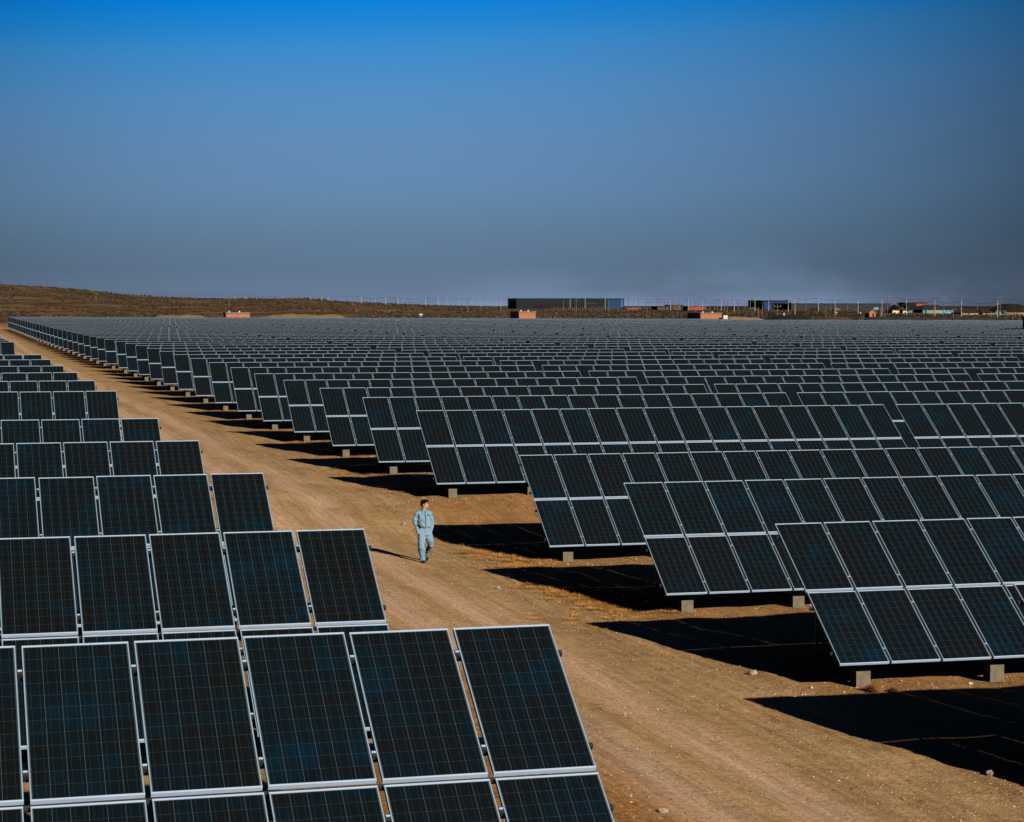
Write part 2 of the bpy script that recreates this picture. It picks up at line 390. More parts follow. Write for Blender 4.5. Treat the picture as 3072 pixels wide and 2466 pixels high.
def frame_into(mb, T=None, mi=0, ms=None):
    e = FR
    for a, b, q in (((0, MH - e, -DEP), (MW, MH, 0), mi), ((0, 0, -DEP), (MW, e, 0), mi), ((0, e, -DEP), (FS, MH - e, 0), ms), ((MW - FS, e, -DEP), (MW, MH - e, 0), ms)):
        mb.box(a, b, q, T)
def glass_into(mb, T=None, mi=0, mb_=1, uo=0.0):
    e = FR; x0, x1, y0, y1 = FS, MW - FS, e, MH - e
    I = T or Matrix.Identity(4)
    q = [(x0, y0), (x1, y0), (x1, y1), (x0, y1)]
    mb.face([I @ Vector((x, y, -.004)) for x, y in q], mi, [(x + uo, y) for x, y in q])
    mb.face([I @ Vector((x, y, -.010)) for x, y in reversed(q)], mb_)
def slope_pt(x, s, o=0.0):          # s metres down the slope from the top edge, o metres along the outward normal
    return Vector((x, -s * CT - o * ST, TOPH - s * ST + o * CT))
def mod_matrix(i, v):
    return Matrix.Translation(slope_pt(i * PX, v * PV + MH)) @ Matrix.Rotation(TILT, 4, 'X')

_g = MB(); glass_into(_g); ME_GLASS = _g.mesh('solar_module', [M['cells'], M['back']])
_f = MB(); frame_into(_f, None, 0, 1); ME_FRAME = _f.mesh('frame', [M['frame'], M['frame_side_shaded']])
_b = MB(); glass_into(_b); frame_into(_b, None, 2, 3); ME_MOD = _b.mesh('solar_module', [M['cells'], M['back'], M['frame'], M['frame_side_shaded']])
def rail_mesh(name, mat, x0, x1, w, h):
    b = MB(); b.box((x0, -w / 2, -h), (x1, w / 2, 0), 0); return b.mesh(name, [mat])
ME_RAIL = rail_mesh('rail', M['dark_steel'], -.06, TLEN + .06, .05, .05)
ME_SLIT_RAIL = rail_mesh('slit_blocker_rail', M['dark_steel'], .0, TLEN, .056, .03)  # rail added under the middle gap to cut the sun streak below
_m = MB(); _m.box((-.0150, -2 * 1.985, -.03), (.0150, -.02, 0)); ME_SLIT_BLOCKER = _m.mesh('slit_blocker', [M['dark_clip']])  # strips added in the module gaps to thin the sun slits on the ground
ME_BEAMX = rail_mesh('crossbeam', M['steel'], .3, TLEN - .3, .09, .09)
_c = MB(); _c.box((-.024, -.035, -.05), (.024, .035, .004), 0); _c.box((-.02, .0, .004), (.02, .02, .012), 1); ME_CLIP = _c.mesh('clamp', [M['dark_clip'], M['frame']])
SUPX = [.65 + i * 2.77 for i in range(7)]
YF, YB = -2.70, -.62
def h_at(y): return TOPH + y * ST / CT
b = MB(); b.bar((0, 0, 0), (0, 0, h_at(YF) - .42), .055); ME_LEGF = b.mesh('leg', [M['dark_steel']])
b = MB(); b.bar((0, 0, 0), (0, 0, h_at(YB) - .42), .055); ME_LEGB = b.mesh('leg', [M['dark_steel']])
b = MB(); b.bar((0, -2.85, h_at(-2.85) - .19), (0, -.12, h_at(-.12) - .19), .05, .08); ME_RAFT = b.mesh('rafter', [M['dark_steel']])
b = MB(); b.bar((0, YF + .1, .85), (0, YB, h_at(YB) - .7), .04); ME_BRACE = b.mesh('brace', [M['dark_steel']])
def foot_mesh():
    b = MB(); w = .145
    b.box((-w, -w, -.45), (w, w, .28)); me = b.mesh('footing', [M['concrete']])
    bm = bmesh.new(); bm.from_mesh(me); bmesh.ops.bevel(bm, geom=bm.edges[:], offset=.012, segments=2, affect='EDGES'); bm.to_mesh(me); bm.free(); return me
ME_FOOT = foot_mesh()
b = MB()
for yy, hh in ((YF, h_at(YF) - .2), (YB, h_at(YB) - .2)):
    b.bar((0, yy, .2), (0, yy, hh), .055); b.box((-.145, yy - .145, -.45), (.145, yy + .145, .24), 1)
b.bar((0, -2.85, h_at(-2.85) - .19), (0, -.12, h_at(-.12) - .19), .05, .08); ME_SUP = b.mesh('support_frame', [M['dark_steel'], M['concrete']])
def far_mesh():
    b = MB()
    for i in range(NM):
        for v in (0, 1):
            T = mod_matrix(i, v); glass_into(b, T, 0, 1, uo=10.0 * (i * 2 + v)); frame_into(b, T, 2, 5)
    for s in (.35, 1.62, 2.4, 3.62):
        b.box((0, -.025, -.05), (TLEN, .025, 0), 3, Matrix.Translation(slope_pt(0, s, -DEP - .002)) @ Matrix.Rotation(TILT, 4, 'X'))
    for x in SUPX:
        for yy in (YF, YB):
            b.bar((x, yy, .2), (x, yy, h_at(yy) - .1), .06, mi=3); b.box((x - .145, yy - .145, -.45), (x + .145, yy + .145, .24), 4)
    return b
_far = far_mesh(); ME_FAR = _far.mesh('solar_array', [M['cells'], M['back'], M['frame'], M['steel'], M['concrete'], M['frame_side_shaded']])
JX = [0]

def build_table(lod, slit_blockers=False):
    """template: list of (name, mesh, matrix, [children])"""
    out = []
    for i in range(NM):
        for v in (0, 1):
            out.append(('solar_module', ME_GLASS if lod == 0 else ME_MOD, mod_matrix(i, v), [('frame', ME_FRAME)] if lod == 0 else []))
    R = Matrix.Rotation(TILT, 4, 'X')
    for s in (.35, 1.62, 2.4, 3.62): out.append(('rail', ME_RAIL, Matrix.Translation(slope_pt(0, s, -DEP - .003)) @ R, []))
    if lod == 0:
        out.append(('crossbeam', ME_BEAMX, Matrix.Translation(slope_pt(0, 1.22, -DEP - .26)) , []))
        out.append(('slit_blocker_rail', ME_SLIT_RAIL, Matrix.Translation(slope_pt(0, 1.987, -DEP - .004)) @ R, []))
        if slit_blockers:
            for i in range(NM - 1): out.append(('slit_blocker', ME_SLIT_BLOCKER, Matrix.Translation(slope_pt(i * PX + MW + (PX - MW) / 2, 0, -.014)) @ R, []))
        for i in range(NM - 1):
            for s in (.35, 1.62, 2.4, 3.62): out.append(('clamp', ME_CLIP, Matrix.Translation(slope_pt(i * PX + MW + (PX - MW) / 2, s, -.004)) @ R, []))
        for x in SUPX:
            T = Matrix.Translation((x, 0, 0))
            out.append(('leg', ME_LEGF, Matrix.Translation((x, YF, .2)), [])); out.append(('leg', ME_LEGB, Matrix.Translation((x, YB, .2)), []))
            out.append(('rafter', ME_RAFT, T, [])); out.append(('brace', ME_BRACE, T, []))
            out.append(('footing', ME_FOOT, Matrix.Translation((x, YF, 0)), [])); out.append(('footing', ME_FOOT, Matrix.Translation((x, YB, 0)), []))
    else:
        for x in SUPX: out.append(('support_frame', ME_SUP, Matrix.Translation((x, 0, 0)), []))
    return out
TEMPL = {0: build_table(0), 1: build_table(1), 3: build_table(0, True)}
def place_table(lod, loc, rz, label, group):
    if lod == 2:
        o = link('solar_array', ME_FAR); o.location = loc; o.rotation_euler = (0, 0, rz); return tag(o, label, 'solar array', group)
    r = thing('solar_array', loc, label, 'solar array', group, rz)
    for name, me, mat, kids in TEMPL[lod]:
        o = bpy.data.objects.new(name, me); o.parent = r
        if name == 'solar_module':      # no two modules are bolted on perfectly flush
            mat = mat @ Matrix.Translation((random.gauss(0, .0025), random.gauss(0, .003), random.gauss(0, .001))) @ Matrix.Rotation(random.gauss(0, .0016), 4, 'Z')
        o.matrix_local = mat; COL.objects.link(o)
        for kn, km in kids:
            c = bpy.data.objects.new(kn, km); c.parent = o; COL.objects.link(c)
    return r

ROWS_R = {0: (29.6, -4.33), 1: (39.3, -4.36), 2: (49.01, -4.33), 3: (59.15, -4.35), 4: (72.38, -3.69), 5: (81.54, -3.61), 6: (91.25, -3.61), 7: (100.82, -3.59), 8: (110.43, -3.58), 9: (119.6, -3.52), 10: (129.08, -3.48), 11: (138.64, -3.46), 12: (148.27, -3.43), 13: (157.9, -3.41), 14: (167.28, -3.37), 15: (176.99, -3.33), 16: (186.63, -3.33), 17: (195.94, -3.31), 18: (209.3, -3.33)}
y = 209.3
for k in range(19, 46):
    y += 9.72 + (2.6 if k == 32 else 0)
    ROWS_R[k] = (y, float(np.interp(y, [209, 240, 280, 300, 317, 340, 370, 400, 430, 474], [-3.33, -3.30, -3.23, -3.19, -3.13, -3.06, -2.98, -2.86, -2.72, -2.60])))
ROWS_L = {1: (20.52, -3.23), 2: (30.38, -3.26), 3: (39.97, -3.18), 4: (49.76, -3.16), 5: (58.14, -3.07), 6: (71.01, -2.83), 7: (80.98, -2.83), 8: (91.35, -2.84), 9: (101.45, -2.84), 10: (111.74, -2.80), 11: (122.59, -2.80), 12: (166.49, -2.82), 13: (177.5, -2.86), 14: (187.5, -2.87), 15: (198.5, -2.86)}
RZ = -.0066
MINPX, MAXPX = 0, 3072
XR = {0: 16.15, 1: 16.15, 2: 16.17, 3: 16.33, 4: 16.24, 5: 16.15, 6: 16.17, 7: 16.13, 8: 16.13, 9: 16.12, 10: 16.09, 11: 16.09, 12: 16.06, 13: 16.05, 14: 16.03, 15: 16.02, 16: 16.01, 17: 15.99, 18: 15.97}
right = []
for k, (Y, zt) in ROWS_R.items():
    for j in range(0, 30):
        x0 = XR.get(k, 16.25 - .0015 * Y) + j * TPITCH
        yy = Y + x0 * RZ - 16.2 * RZ
        kY = float(np.interp(Y, [0, 100, 315, 474], [0, 0, .0018, .0045]))
        zz = zt - kY * (x0 - 16)
        if x0 / yy > math.tan(YAW + math.atan(1560 / FPX)) + .055: break
        inframe = x0 / (yy - 0) < azt(3072) or (x0 / yy < azt(3072) + .0)
        if k == 0 and j == 0: inframe = True
        ymax = 480 if x0 < 175 else 452
        if yy > ymax: continue
        if 268.5 < yy < 0: continue
        right.append((k, j, x0, yy, zz, inframe))
inf = sorted([t for t in right if t[5]], key=lambda t: t[3])
LEFT = []
XL = {1: 5.98, 2: 6.03, 3: 5.99, 4: 5.95, 5: 5.86, 6: 5.79, 7: 5.81, 8: 5.83, 9: 5.85, 10: 5.79, 11: 5.85, 12: 5.91}
LSX = 1.0077                     # the left-hand tables are bolted up with slightly wider gaps
for k, (Y, zt) in ROWS_L.items():
    LEFT.append((k, XL.get(k, 5.88) - TLEN * LSX, Y, zt))
budget = 300 - len(LEFT)
main, rest = inf[:budget], inf[budget:] + [t for t in right if not t[5]]
print('tables right in frame', len(inf), 'left', len(LEFT), 'rest', len(rest))
for k, j, x0, yy, zz, _ in main:
    lod = 0 if (k <= 9 or (j == 0 and k <= 24)) else (1 if k <= 20 else 2)
    if lod == 0: lod = 3
    if k == 0: lab = 'nearest right-hand solar array, only a corner showing at the right edge of the picture'
    else: lab = f'dark solar array in the {ordi(k + 1)} row right of the road, {ordi(j + 1)} from the road' if j else f'dark solar array beside the road, at the left end of the {ordi(k + 1)} right-hand row'
    place_table(lod, (x0, yy, zz - TOPH), RZ, lab, 'solar arrays in rows right of the dirt road')
for k, x0, Y, zt in LEFT:
    lab = {1: 'nearest solar array left of the road, filling the lower left corner'}.get(k, f'dark solar array left of the dirt road, {ordi(k)} row counted from the camera')
    o = place_table(0 if k <= 11 else 1, (x0, Y, zt - TOPH), 0, lab, 'solar arrays in rows left of the dirt road')
    o.scale = (LSX, 1, 1)
if rest:
    V0 = np.array(_far.v); nv = len(V0); allv = []; F = []; MI = []; UV = []
    for n_, (k, j, x0, yy, zz, _) in enumerate(rest):
        c, s = math.cos(RZ), math.sin(RZ)
        q = V0.copy(); q[:, 0] = V0[:, 0] * c - V0[:, 1] * s + x0; q[:, 1] = V0[:, 0] * s + V0[:, 1] * c + yy; q[:, 2] += zz - TOPH
        allv.append(q); F += [tuple(a + n_ * nv for a in f) for f in _far.f]; MI += _far.m
        UV += [[(u + 400. * n_, w) for u, w in f] for f in _far.uv]
    r = MB(); r.v = np.concatenate(allv).tolist(); r.f = F; r.m = MI; r.uv = UV
    o = r.obj('distant_solar_arrays', [M['cells'], M['back'], M['frame'], M['steel'], M['concrete'], M['frame_side_shaded']])
    tag(o, 'farthest solar arrays merging into a grey band at the back of the field', 'solar arrays', None, 'stuff')

# ---------------------------------------------------------------- gravel, dry grass, bushes, rocks
def scatter_mesh(name, pts, sizes, mat, mi_pal=None):
    base = np.array([(1, 0, 0), (0, 1, 0), (-1, 0, 0), (0, -1, 0), (0, 0, 1), (0, 0, -1)], float)
    fc = [(0, 1, 4), (1, 2, 4), (2, 3, 4), (3, 0, 4), (1, 0, 5), (2, 1, 5), (3, 2, 5), (0, 3, 5)]
    n = len(pts); jit = rng.uniform(.6, 1.25, (n, 6, 3)); a = rng.uniform(0, 6.28, n)
    v = base[None] * jit * np.stack([sizes, sizes * rng.uniform(.6, 1, n), sizes * rng.uniform(.4, .8, n)], -1)[:, None, :]
    x = v[..., 0] * np.cos(a)[:, None] - v[..., 1] * np.sin(a)[:, None]; y = v[..., 0] * np.sin(a)[:, None] + v[..., 1] * np.cos(a)[:, None]
    v = np.stack([x, y, v[..., 2]], -1) + pts[:, None, :]
    v = v.reshape(-1, 3); f = (np.array(fc)[None] + (np.arange(n) * 6)[:, None, None]).reshape(-1, 3)
    me = bpy.data.meshes.new(name); me.from_pydata(v.tolist(), [], f.tolist())
    mats = mat if isinstance(mat, list) else [mat]
    for m in mats: me.materials.append(m)
    if len(mats) > 1: me.polygons.foreach_set('material_index', np.repeat(rng.integers(0, len(mats), n), 8))
    me.update(); return link(name, me)
M['stone_w'] = mottled('white_pebble', (.50, .39, .26), (.70, .60, .46), 5, .9)
M['stone_o'] = mottled('ochre_pebble', (.42, .25, .12), (.58, .38, .21), 5, .9)
M['stone_d'] = mottled('dark_pebble', (.09, .065, .045), (.18, .13, .09), 5, .9)
def gravel():
    n = 60000
    Y = 20 + 85 * rng.random(n) ** 1.3; X = rng.uniform(5.5, 15.5, n)
    m = rng.random(n) < .42
    X[m] = rng.uniform(14.5, 36, m.sum())
    s = .007 + .017 * rng.random(n) ** 3 + (rng.random(n) > .996) * rng.uniform(.008, .02, n)
    dens = vnoise(X, Y, 3.0, 11) + .5
    keep = rng.random(n) < (.25 + dens)
    
    X, Y, s = X[keep], Y[keep], s[keep]
    # stony strips along the front footings of the near rows
    for k in (1, 2, 3, 4, 5, 6):
        q = 1500; yy = ROWS_R[k][0] - 2.9 + rng.normal(-.5, .55, q); xx = rng.uniform(14.3, 36, q)
        X = np.append(X, xx); Y = np.append(Y, yy); s = np.append(s, .008 + .030 * rng.random(q) ** 3)
    P = np.stack([X, Y, zg(X, Y) + s * .25], -1)
    o = scatter_mesh('gravel', P, s, [M['stone_o'], M['stone_o'], M['stone_w'], M['stone_o'], M['stone_d'], M['stone_d'], M['stone']])
    tag(o, 'loose pale pebbles scattered over the dirt road and under the arrays', 'gravel', None, 'stuff')
gravel()

def blades(mb, x, y, h, n, spread, mi=0):
    z = gz(x, y)
    for _ in range(n):
        a = random.uniform(0, 6.28); r = random.random() ** .6 * spread
        p = Vector((x + math.cos(a) * r, y + math.sin(a) * r, z - .02)); hh = h * random.uniform(.4, 1.1)
        t = p + Vector((math.cos(a) * hh * random.uniform(.5, 1.9), math.sin(a) * hh * random.uniform(.5, 1.9), hh * .8))
        w = Vector((-math.sin(a), math.cos(a), 0)) * random.uniform(.004, .009)
        mb.face([p - w, p + w, t], mi)
def dry_grass():
    mb = MB()
    # verge tufts at the left ends of the right-hand rows and strips in front of the footings
    for k in range(0, 26):
        Y = ROWS_R[k][0]; nt_ = 46 if k < 8 else 34
        for _ in range(nt_):
            u = random.random()
            if u < .55: x = random.gauss(14.9, 1.0); yy = Y - 3.6 + random.gauss(0, 1.3)
            else: x = random.uniform(14.5, 24); yy = Y - 3.4 + random.gauss(0, .5)
            if vnoise(np.array([x]), np.array([yy]), 2.2, 21)[0] < -.1: continue
            blades(mb, x, yy, random.uniform(.03, .12) * (1.5 if u < .08 else 1), random.randint(24, 50), random.uniform(.10, .30))
    for _ in range(150):           # straw along the shadow side of rows two to four
        k = random.choice([1, 2, 2, 3, 3, 4]); Y = ROWS_R[k][0]
        blades(mb, random.gauss(14.3, .7), Y - 4.4 + random.gauss(0, .7), random.uniform(.03, .10), random.randint(16, 36), random.uniform(.08, .25))
    for (gx, gy, cnt) in ((1480, 1668, 26), (1530, 1688, 34), (1585, 1706, 34), (1560, 1728, 20), (1640, 1768, 36), (1695, 1782, 46), (1745, 1798, 52), (1800, 1815, 46), (1860, 1835, 30), (1950, 1850, 16), (1330, 1600, 14), (1360, 1625, 18), (1010, 1345, 22), (860, 1300, 14), (930, 1330, 18), (1500, 1655, 30), (1540, 1665, 34), (1600, 1680, 40), (1640, 1692, 26), (1650, 1745, 40), (1700, 1757, 46), (1745, 1770, 60), (1795, 1785, 70), (1835, 1800, 60), (1880, 1812, 36), (1780, 1830, 24), (1065, 1372, 24), (1090, 1418, 30), (1055, 1412, 20), (980, 1318, 30), (1215, 1478, 14), (1150, 1470, 12), (1700, 1860, 18), (1430, 1660, 16)):
        gx0, gy0, _d = on_ground(gx, gy)
        for _ in range(cnt): blades(mb, gx0 + random.gauss(0, .42), gy0 + random.gauss(0, .55), random.uniform(.04, .13), random.randint(60, 110), random.uniform(.12, .30))
    for _ in range(170):           # low dead plants along the left verge
        x = random.uniform(6.2, 9.0); yy = random.uniform(18, 34); blades(mb, x, yy, random.uniform(.02, .06), 12, random.uniform(.05, .18), 1)
    for k in range(1, 6):
        for _ in range(14): blades(mb, random.uniform(5.9, 6.9), ROWS_L[k][0] + random.uniform(.3, 5.5), random.uniform(.03, .10), 18, .2, random.choice((0, 1)))
    tag(mb.obj('dry_grass', [M['straw'], M['bush']]), 'patches of orange dry grass along the ends of the solar rows', 'dry grass', None, 'stuff')
dry_grass()

def bush(px, py, r, label):
    x, y, d = on_ground(px, py); z = gz(x, y); mb = MB()
    for _ in range(240):
        a = random.uniform(0, 6.28); e = random.uniform(.05, 1.45); rr = r * random.uniform(.55, 1.05)
        t = Vector((math.cos(a) * math.cos(e) * rr, math.sin(a) * math.cos(e) * rr, math.sin(e) * rr * .85))
        mid = t * .5 + Vector((random.gauss(0, .03), random.gauss(0, .03), .02))
        w = Vector((-math.sin(a), math.cos(a), 0)) * .006
        mb.face([-w, w, mid + w, mid - w]); mb.face([mid - w, mid + w, t])
        s = Vector((random.gauss(0, 1), random.gauss(0, 1), random.gauss(0, 1))).normalized() * r * .22
        mb.face([mid - w, mid + w, mid + s]); mb.face([t - w * 2, t + w * 2, t + s * .5])
    tag(mb.obj('dry_bush', M['bush'], loc=(x, y, z - .02)), label, 'bush', 'dead bushes by the solar arrays')
bush(947, 1322, .34, 'round rusty brown dead bush beside the concrete footing of an array')
bush(2622, 2085, .20, 'dark tangled dead bush on the stony strip below the first footing')
bush(2688, 2085, .13, 'small low dead bush right of the larger dark one')
bush(1668, 1668, .22, 'dead bush on the strip between two shadows near the road')

def rock(px, py, r, label, mat='rock'):
    x, y, d = on_ground(px, py); bm = bmesh.new(); bmesh.ops.create_icosphere(bm, subdivisions=3, radius=1)
    sd = random.uniform(0, 50)
    for v in bm.verts:
        c = v.co; q = 1 + .25 * math.sin(c.x * 3 + sd) * math.cos(c.y * 2.3 + sd * .7) + .14 * math.sin(c.z * 5 + c.x * 4 + sd)
        v.co = Vector((c.x * 1.1, c.y * .85, c.z * .7)) * q
        v.co = Vector([round(a * 2.6) / 2.6 * .35 + a * .65 for a in v.co]) * r
    me = bpy.data.meshes.new('rock'); bm.to_mesh(me); bm.free(); me.materials.append(M[mat])
    o = link('rock', me); o.location = (x, y, gz(x, y) + r * .35); o.rotation_euler = (0, 0, random.uniform(0, 6))
    tag(o, label, 'stone', 'single stones on the road')
rock(2264, 2030, .075, 'squarish stone between the second and third table shadows')
rock(1994, 2452, .055, 'pale stone at the bottom edge beside the nearest array')
rock(2984, 2338, .07, 'grey stone at the edge of the lowest shadow, lower right')
rock(1494, 1772, .065, 'round pale stone on the road right of the walking man')
rock(2922, 2058, .042, 'whitish stone on the strip near the second footing of the front array', 'stone_w')
rock(2440, 2072, .035, 'small white stone left of the first footing of the front array', 'stone_w')
rock(2150, 1812, .035, 'white stone below the second array from the front', 'stone_w')
rock(1210, 1581, .07, 'flat pale stone on the road left of the walking man')

# low scrub on the steppe and hill
def scrub():
    n = 34000; d = 600 + 900 * rng.random(n) ** 1.2; px = rng.uniform(-250, 3300, n)
    lat = (px - 1536) / FPX * d; X = lat * CY + d * SY; Y = -lat * SY + d * CY
    s = rng.uniform(.3, .85, n); dens = vnoise(X, Y, 60, 31) + vnoise(X, Y, 17, 32)
    k = dens > -.15; X, Y, s = X[k], Y[k], s[k]
    o = scatter_mesh('steppe_scrub', np.stack([X, Y, zg(X, Y) + s * .2], -1), s, [M['scrub'], M['scrub'], M['brown']])
    tag(o, 'low dark scrub dotting the brown hill and steppe', 'scrub', None, 'stuff')
scrub()

# ---------------------------------------------------------------- far buildings
def front_frame(pa, pb, ybase=None, Y=None):
    if Y is None:
        x, y, d = on_ground((pa + pb) / 2, ybase, 420); Y = y
    X0, X1 = Y * azt(pa), Y * azt(pb); d = (X0 + X1) / 2 * SY + Y * CY
    return X0, X1, Y, d
def zpx(py, d): return -(py - HZ) * d / FPX

def brick_hut(pside, pa, pb, ytop, Y, label, depth=None):
    X0, X1, Y, d = front_frame(pa, pb, Y=Y)
    L = depth or max(3.0, X0 / azt(pside) - Y)
    z0 = min(gz(X0, Y), gz(X1, Y + L)) - .4; zt = zpx(ytop, d); w = X1 - X0; h = zt - z0
    r = thing('brick_hut', (X0, Y, z0), label, 'hut', 'brick equipment huts at the edge of the array')
    b = MB(); b.box((0, 0, 0), (w, L, h - .22)); b.obj('wall', M['brick'], r)
    b = MB(); b.box((-.15, -.15, h - .22), (w + .15, L + .15, h)); ro = b.obj('roof', M['slab'], r)
    b = MB(); b.box((w * .12, .4, h), (w * .12 + .25, .65, h + .28)); b.obj('vent', M['white'], ro)
    b = MB(); b.box((w * .55, .4, h), (w * .55 + .25, .65, h + .28)); b.obj('vent', M['white'], ro)
    b = MB(); b.box((-.03, L * .4, .4), (.0, L * .4 + 1.0, 2.5)); b.obj('door', M['black'], r)
    return r
brick_hut(672, 679, 750, 937, 486, 'low red brick hut at the far left end of the field', depth=4.5)
brick_hut(1531, 1557, 1607, 934, 486, 'orange brick hut in front of the long dark factory')
brick_hut(2061, 2101, 2165, 938, 486, 'largest orange brick hut, below the red shed')
brick_hut(3062, 3115, 3170, 950, 269.2, 'shadowed brick hut cut off by the right edge', depth=4.6)
x, y, d = on_ground(2168, 956, 420)
b = MB(); b.box((-.5, -.3, 0), (.5, .3, 1.1)); b.box((-.56, -.36, 1.1), (.56, .36, 1.2)); b.box((-.3, -.33, .2), (.3, -.3, .9), 1)
X0 = 486.0 * azt(2168); tag(b.obj('utility_box', [M['white'], M['steel']], loc=(X0, 484.5, zpx(961, X0 * SY + 484.5 * CY))), 'small white utility box beside the largest brick hut', 'utility box')

def shed(name, pa, pb, ytop, ybase, label, cat, wall='brown', roofm='darkroof', depth=10, roof='flat', ridge=None, extras=(), wins=()):
    """axis-aligned building; extras: (part name, pa, pb, ytop, ybase, material) panels proud of the front wall"""
    X0, X1, Y, d = front_frame(pa, pb, ybase)
    z0 = min(gz(X0, Y), gz(X1, Y), gz(X0, Y + depth)) - .5; w = X1 - X0; h = zpx(ytop, d) - z0
    r = thing(name, (X0, Y, z0), label, cat)
    eave = h if roof == 'flat' or ridge is None else zpx(ridge, d) - z0
    if roof == 'flat':
        b = MB(); b.box((0, 0, 0), (w, depth, h - .35)); b.obj('wall', M[wall], r)
        b = MB(); b.box((-.3, -.3, h - .35), (w + .3, depth + .3, h)); b.obj('roof', M[roofm], r)
    else:                                   # hipped roof: ytop is the ridge, ridge argument is the eave
        b = MB(); b.box((0, 0, 0), (w, depth, eave)); b.obj('wall', M[wall], r)
        e = .4; i = min(w * .28, depth * .8); b = MB()
        A = [(-e, -e, eave), (w + e, -e, eave), (w + e, depth + e, eave), (-e, depth + e, eave)]; T = [(i, depth / 2, h), (w - i, depth / 2, h)]
        b.face([A[0], A[1], T[1], T[0]]); b.face([A[1], A[2], T[1]]); b.face([A[2], A[3], T[0], T[1]]); b.face([A[3], A[0], T[0]]); b.face(A[::-1])
        b.obj('roof', M[roofm], r)
    for nm, a, c, yt, yb, mt in extras:
        xa, xb = Y * azt(a) - X0, Y * azt(c) - X0; za = max(.3, zpx(yb, d) - z0); zb = zpx(yt, d) - z0
        dd = .12 if nm != 'window' else .16
        b = MB(); b.box((xa, -dd, za), (xb, -.003, zb)); b.obj(nm, M[mt], r)
    return r
# long dark factory with the blue end
shed('factory_building', 1549, 1872, 895, 926, 'long dark factory with a blue right end on the horizon', 'factory', 'navy', 'navy', 30,
     extras=[('blue_wall', 1824, 1872, 899, 925, 'blue'), ('window_strip', 1758, 1791, 908, 912.5, 'greyclad'), ('dark_base', 1600, 1757, 913, 925, 'black')])
fx, fy, fd = on_ground(1560, 926, 420)
b = MB(); Yf = front_frame(1549, 1872, 926)[2] + 8; xa, xb = Yf * azt(1541), Yf * azt(1548.3); zf = zpx(924, fd); zt = zpx(897, fd)
b.hexa([Vector(p) for p in ((xa, Yf, zf - 1), (xb, Yf, zf - 1), (xb, Yf + 10, zf - 1), (xa, Yf + 10, zf - 1), (xb - .5, Yf, zt), (xb, Yf, zt), (xb, Yf + 10, zt), (xb - .5, Yf + 10, zt))])
tag(b.obj('loading_ramp', M['navy']), 'dark sloping ramp at the left end of the long factory', 'ramp')
shed('factory_shed', 2284, 2365, 901, 929, 'blue panelled factory shed with a dark open front', 'shed', 'black', 'darkroof', 26,
     extras=[('blue_wall', 2292, 2313, 905.5, 928, 'blue'), ('blue_fascia', 2313, 2364, 905.5, 909.5, 'blue')])
shed('storage_hall', 2372, 2671, 910, 930.5, 'long low grey storage hall right of the blue shed', 'hall', 'greyclad', 'darkroof', 28,
     extras=[('door', 2430, 2452, 924, 930, 'black'), ('window', 2620, 2634, 922, 929.5, 'cyan'), ('window', 2646, 2656, 921, 927, 'greyclad')])
# conveyor
x0, y0, d0 = on_ground(2366, 929, 420); Yc = front_frame(2284, 2365, 929)[2] - 4; dd = Yc * azt(2385) * SY + Yc * CY
b = MB(); b.bar((Yc * azt(2366), Yc, zpx(909, dd)), (Yc * azt(2410), Yc, zpx(929, dd)), 3.0, 1.1)
for t in (.25, .6): b.bar((Yc * azt(2366 + 44 * t), Yc, zpx(909 + 20 * t, dd)), (Yc * azt(2366 + 44 * t), Yc, zpx(932, dd)), .4)
tag(b.obj('conveyor', M['blue_dark']), 'dark blue conveyor sloping down from the blue shed', 'conveyor')
shed('brown_shed', 2012, 2048, 914, 930, 'brown flat roofed shed left of the red one', 'shed', 'brown', 'brown', 12)
shed('low_shed', 1972, 2010, 919, 930, 'low dark shed at the left of the industrial yard', 'shed', 'brown', 'darkroof', 12)
shed('red_shed', 2066, 2119, 918, 931, 'orange red shed with a dark right end', 'shed', 'redclad', 'brown', 12, extras=[('dark_wall', 2110, 2119, 919.5, 930, 'brown')])
shed('low_shed', 1876, 1925, 921.5, 929, 'low reddish shed just right of the long factory', 'shed', 'brown', 'brown', 10, extras=[('red_wall', 1882, 1915, 923, 928, 'redclad')])
shed('yellow_house', 2676, 2697, 929, 942, 'sunlit yellow house with a cream wall top', 'house', 'yellow', 'brown', 7,
     extras=[('wall_panel', 2677, 2689, 930, 935, 'cream'), ('door', 2679.5, 2681.5, 936, 941, 'black'), ('door', 2683, 2685, 936, 941, 'black'), ('door', 2693, 2695, 936.5, 941, 'black')])
shed('yellow_house', 2707.5, 2723.5, 929.5, 942, 'yellow house joined to a light blue one', 'house', 'yellow', 'brown', 7, extras=[('door', 2713, 2716, 936, 941.5, 'black')])
shed('blue_house', 2724.3, 2736, 929.5, 942, 'narrow light blue house right of the yellow one', 'house', 'cyan', 'brown', 7, extras=[('door', 2727, 2730.5, 936, 941.5, 'black')])
shed('dark_house', 2737, 2766, 930, 941, 'dark low house between the two light blue ones', 'house', 'black', 'darkroof', 7, extras=[('door', 2748, 2751, 935, 940.5, 'brown')])
shed('blue_house', 2767.5, 2857, 914.5, 942, 'long light blue house under a wide dark hipped roof', 'house', 'cyan', 'darkroof', 14, roof='hip', ridge=929,
     extras=[('door', 2773.5, 2777.5, 930.5, 941, 'black'), ('wall_panel', 2787, 2797, 930.5, 941, 'mud'), ('wall_panel', 2806, 2817, 930.5, 941, 'mud'), ('window', 2837.5, 2840, 931.5, 934.5, 'black'), ('window', 2849, 2852, 931.5, 934.5, 'black')])
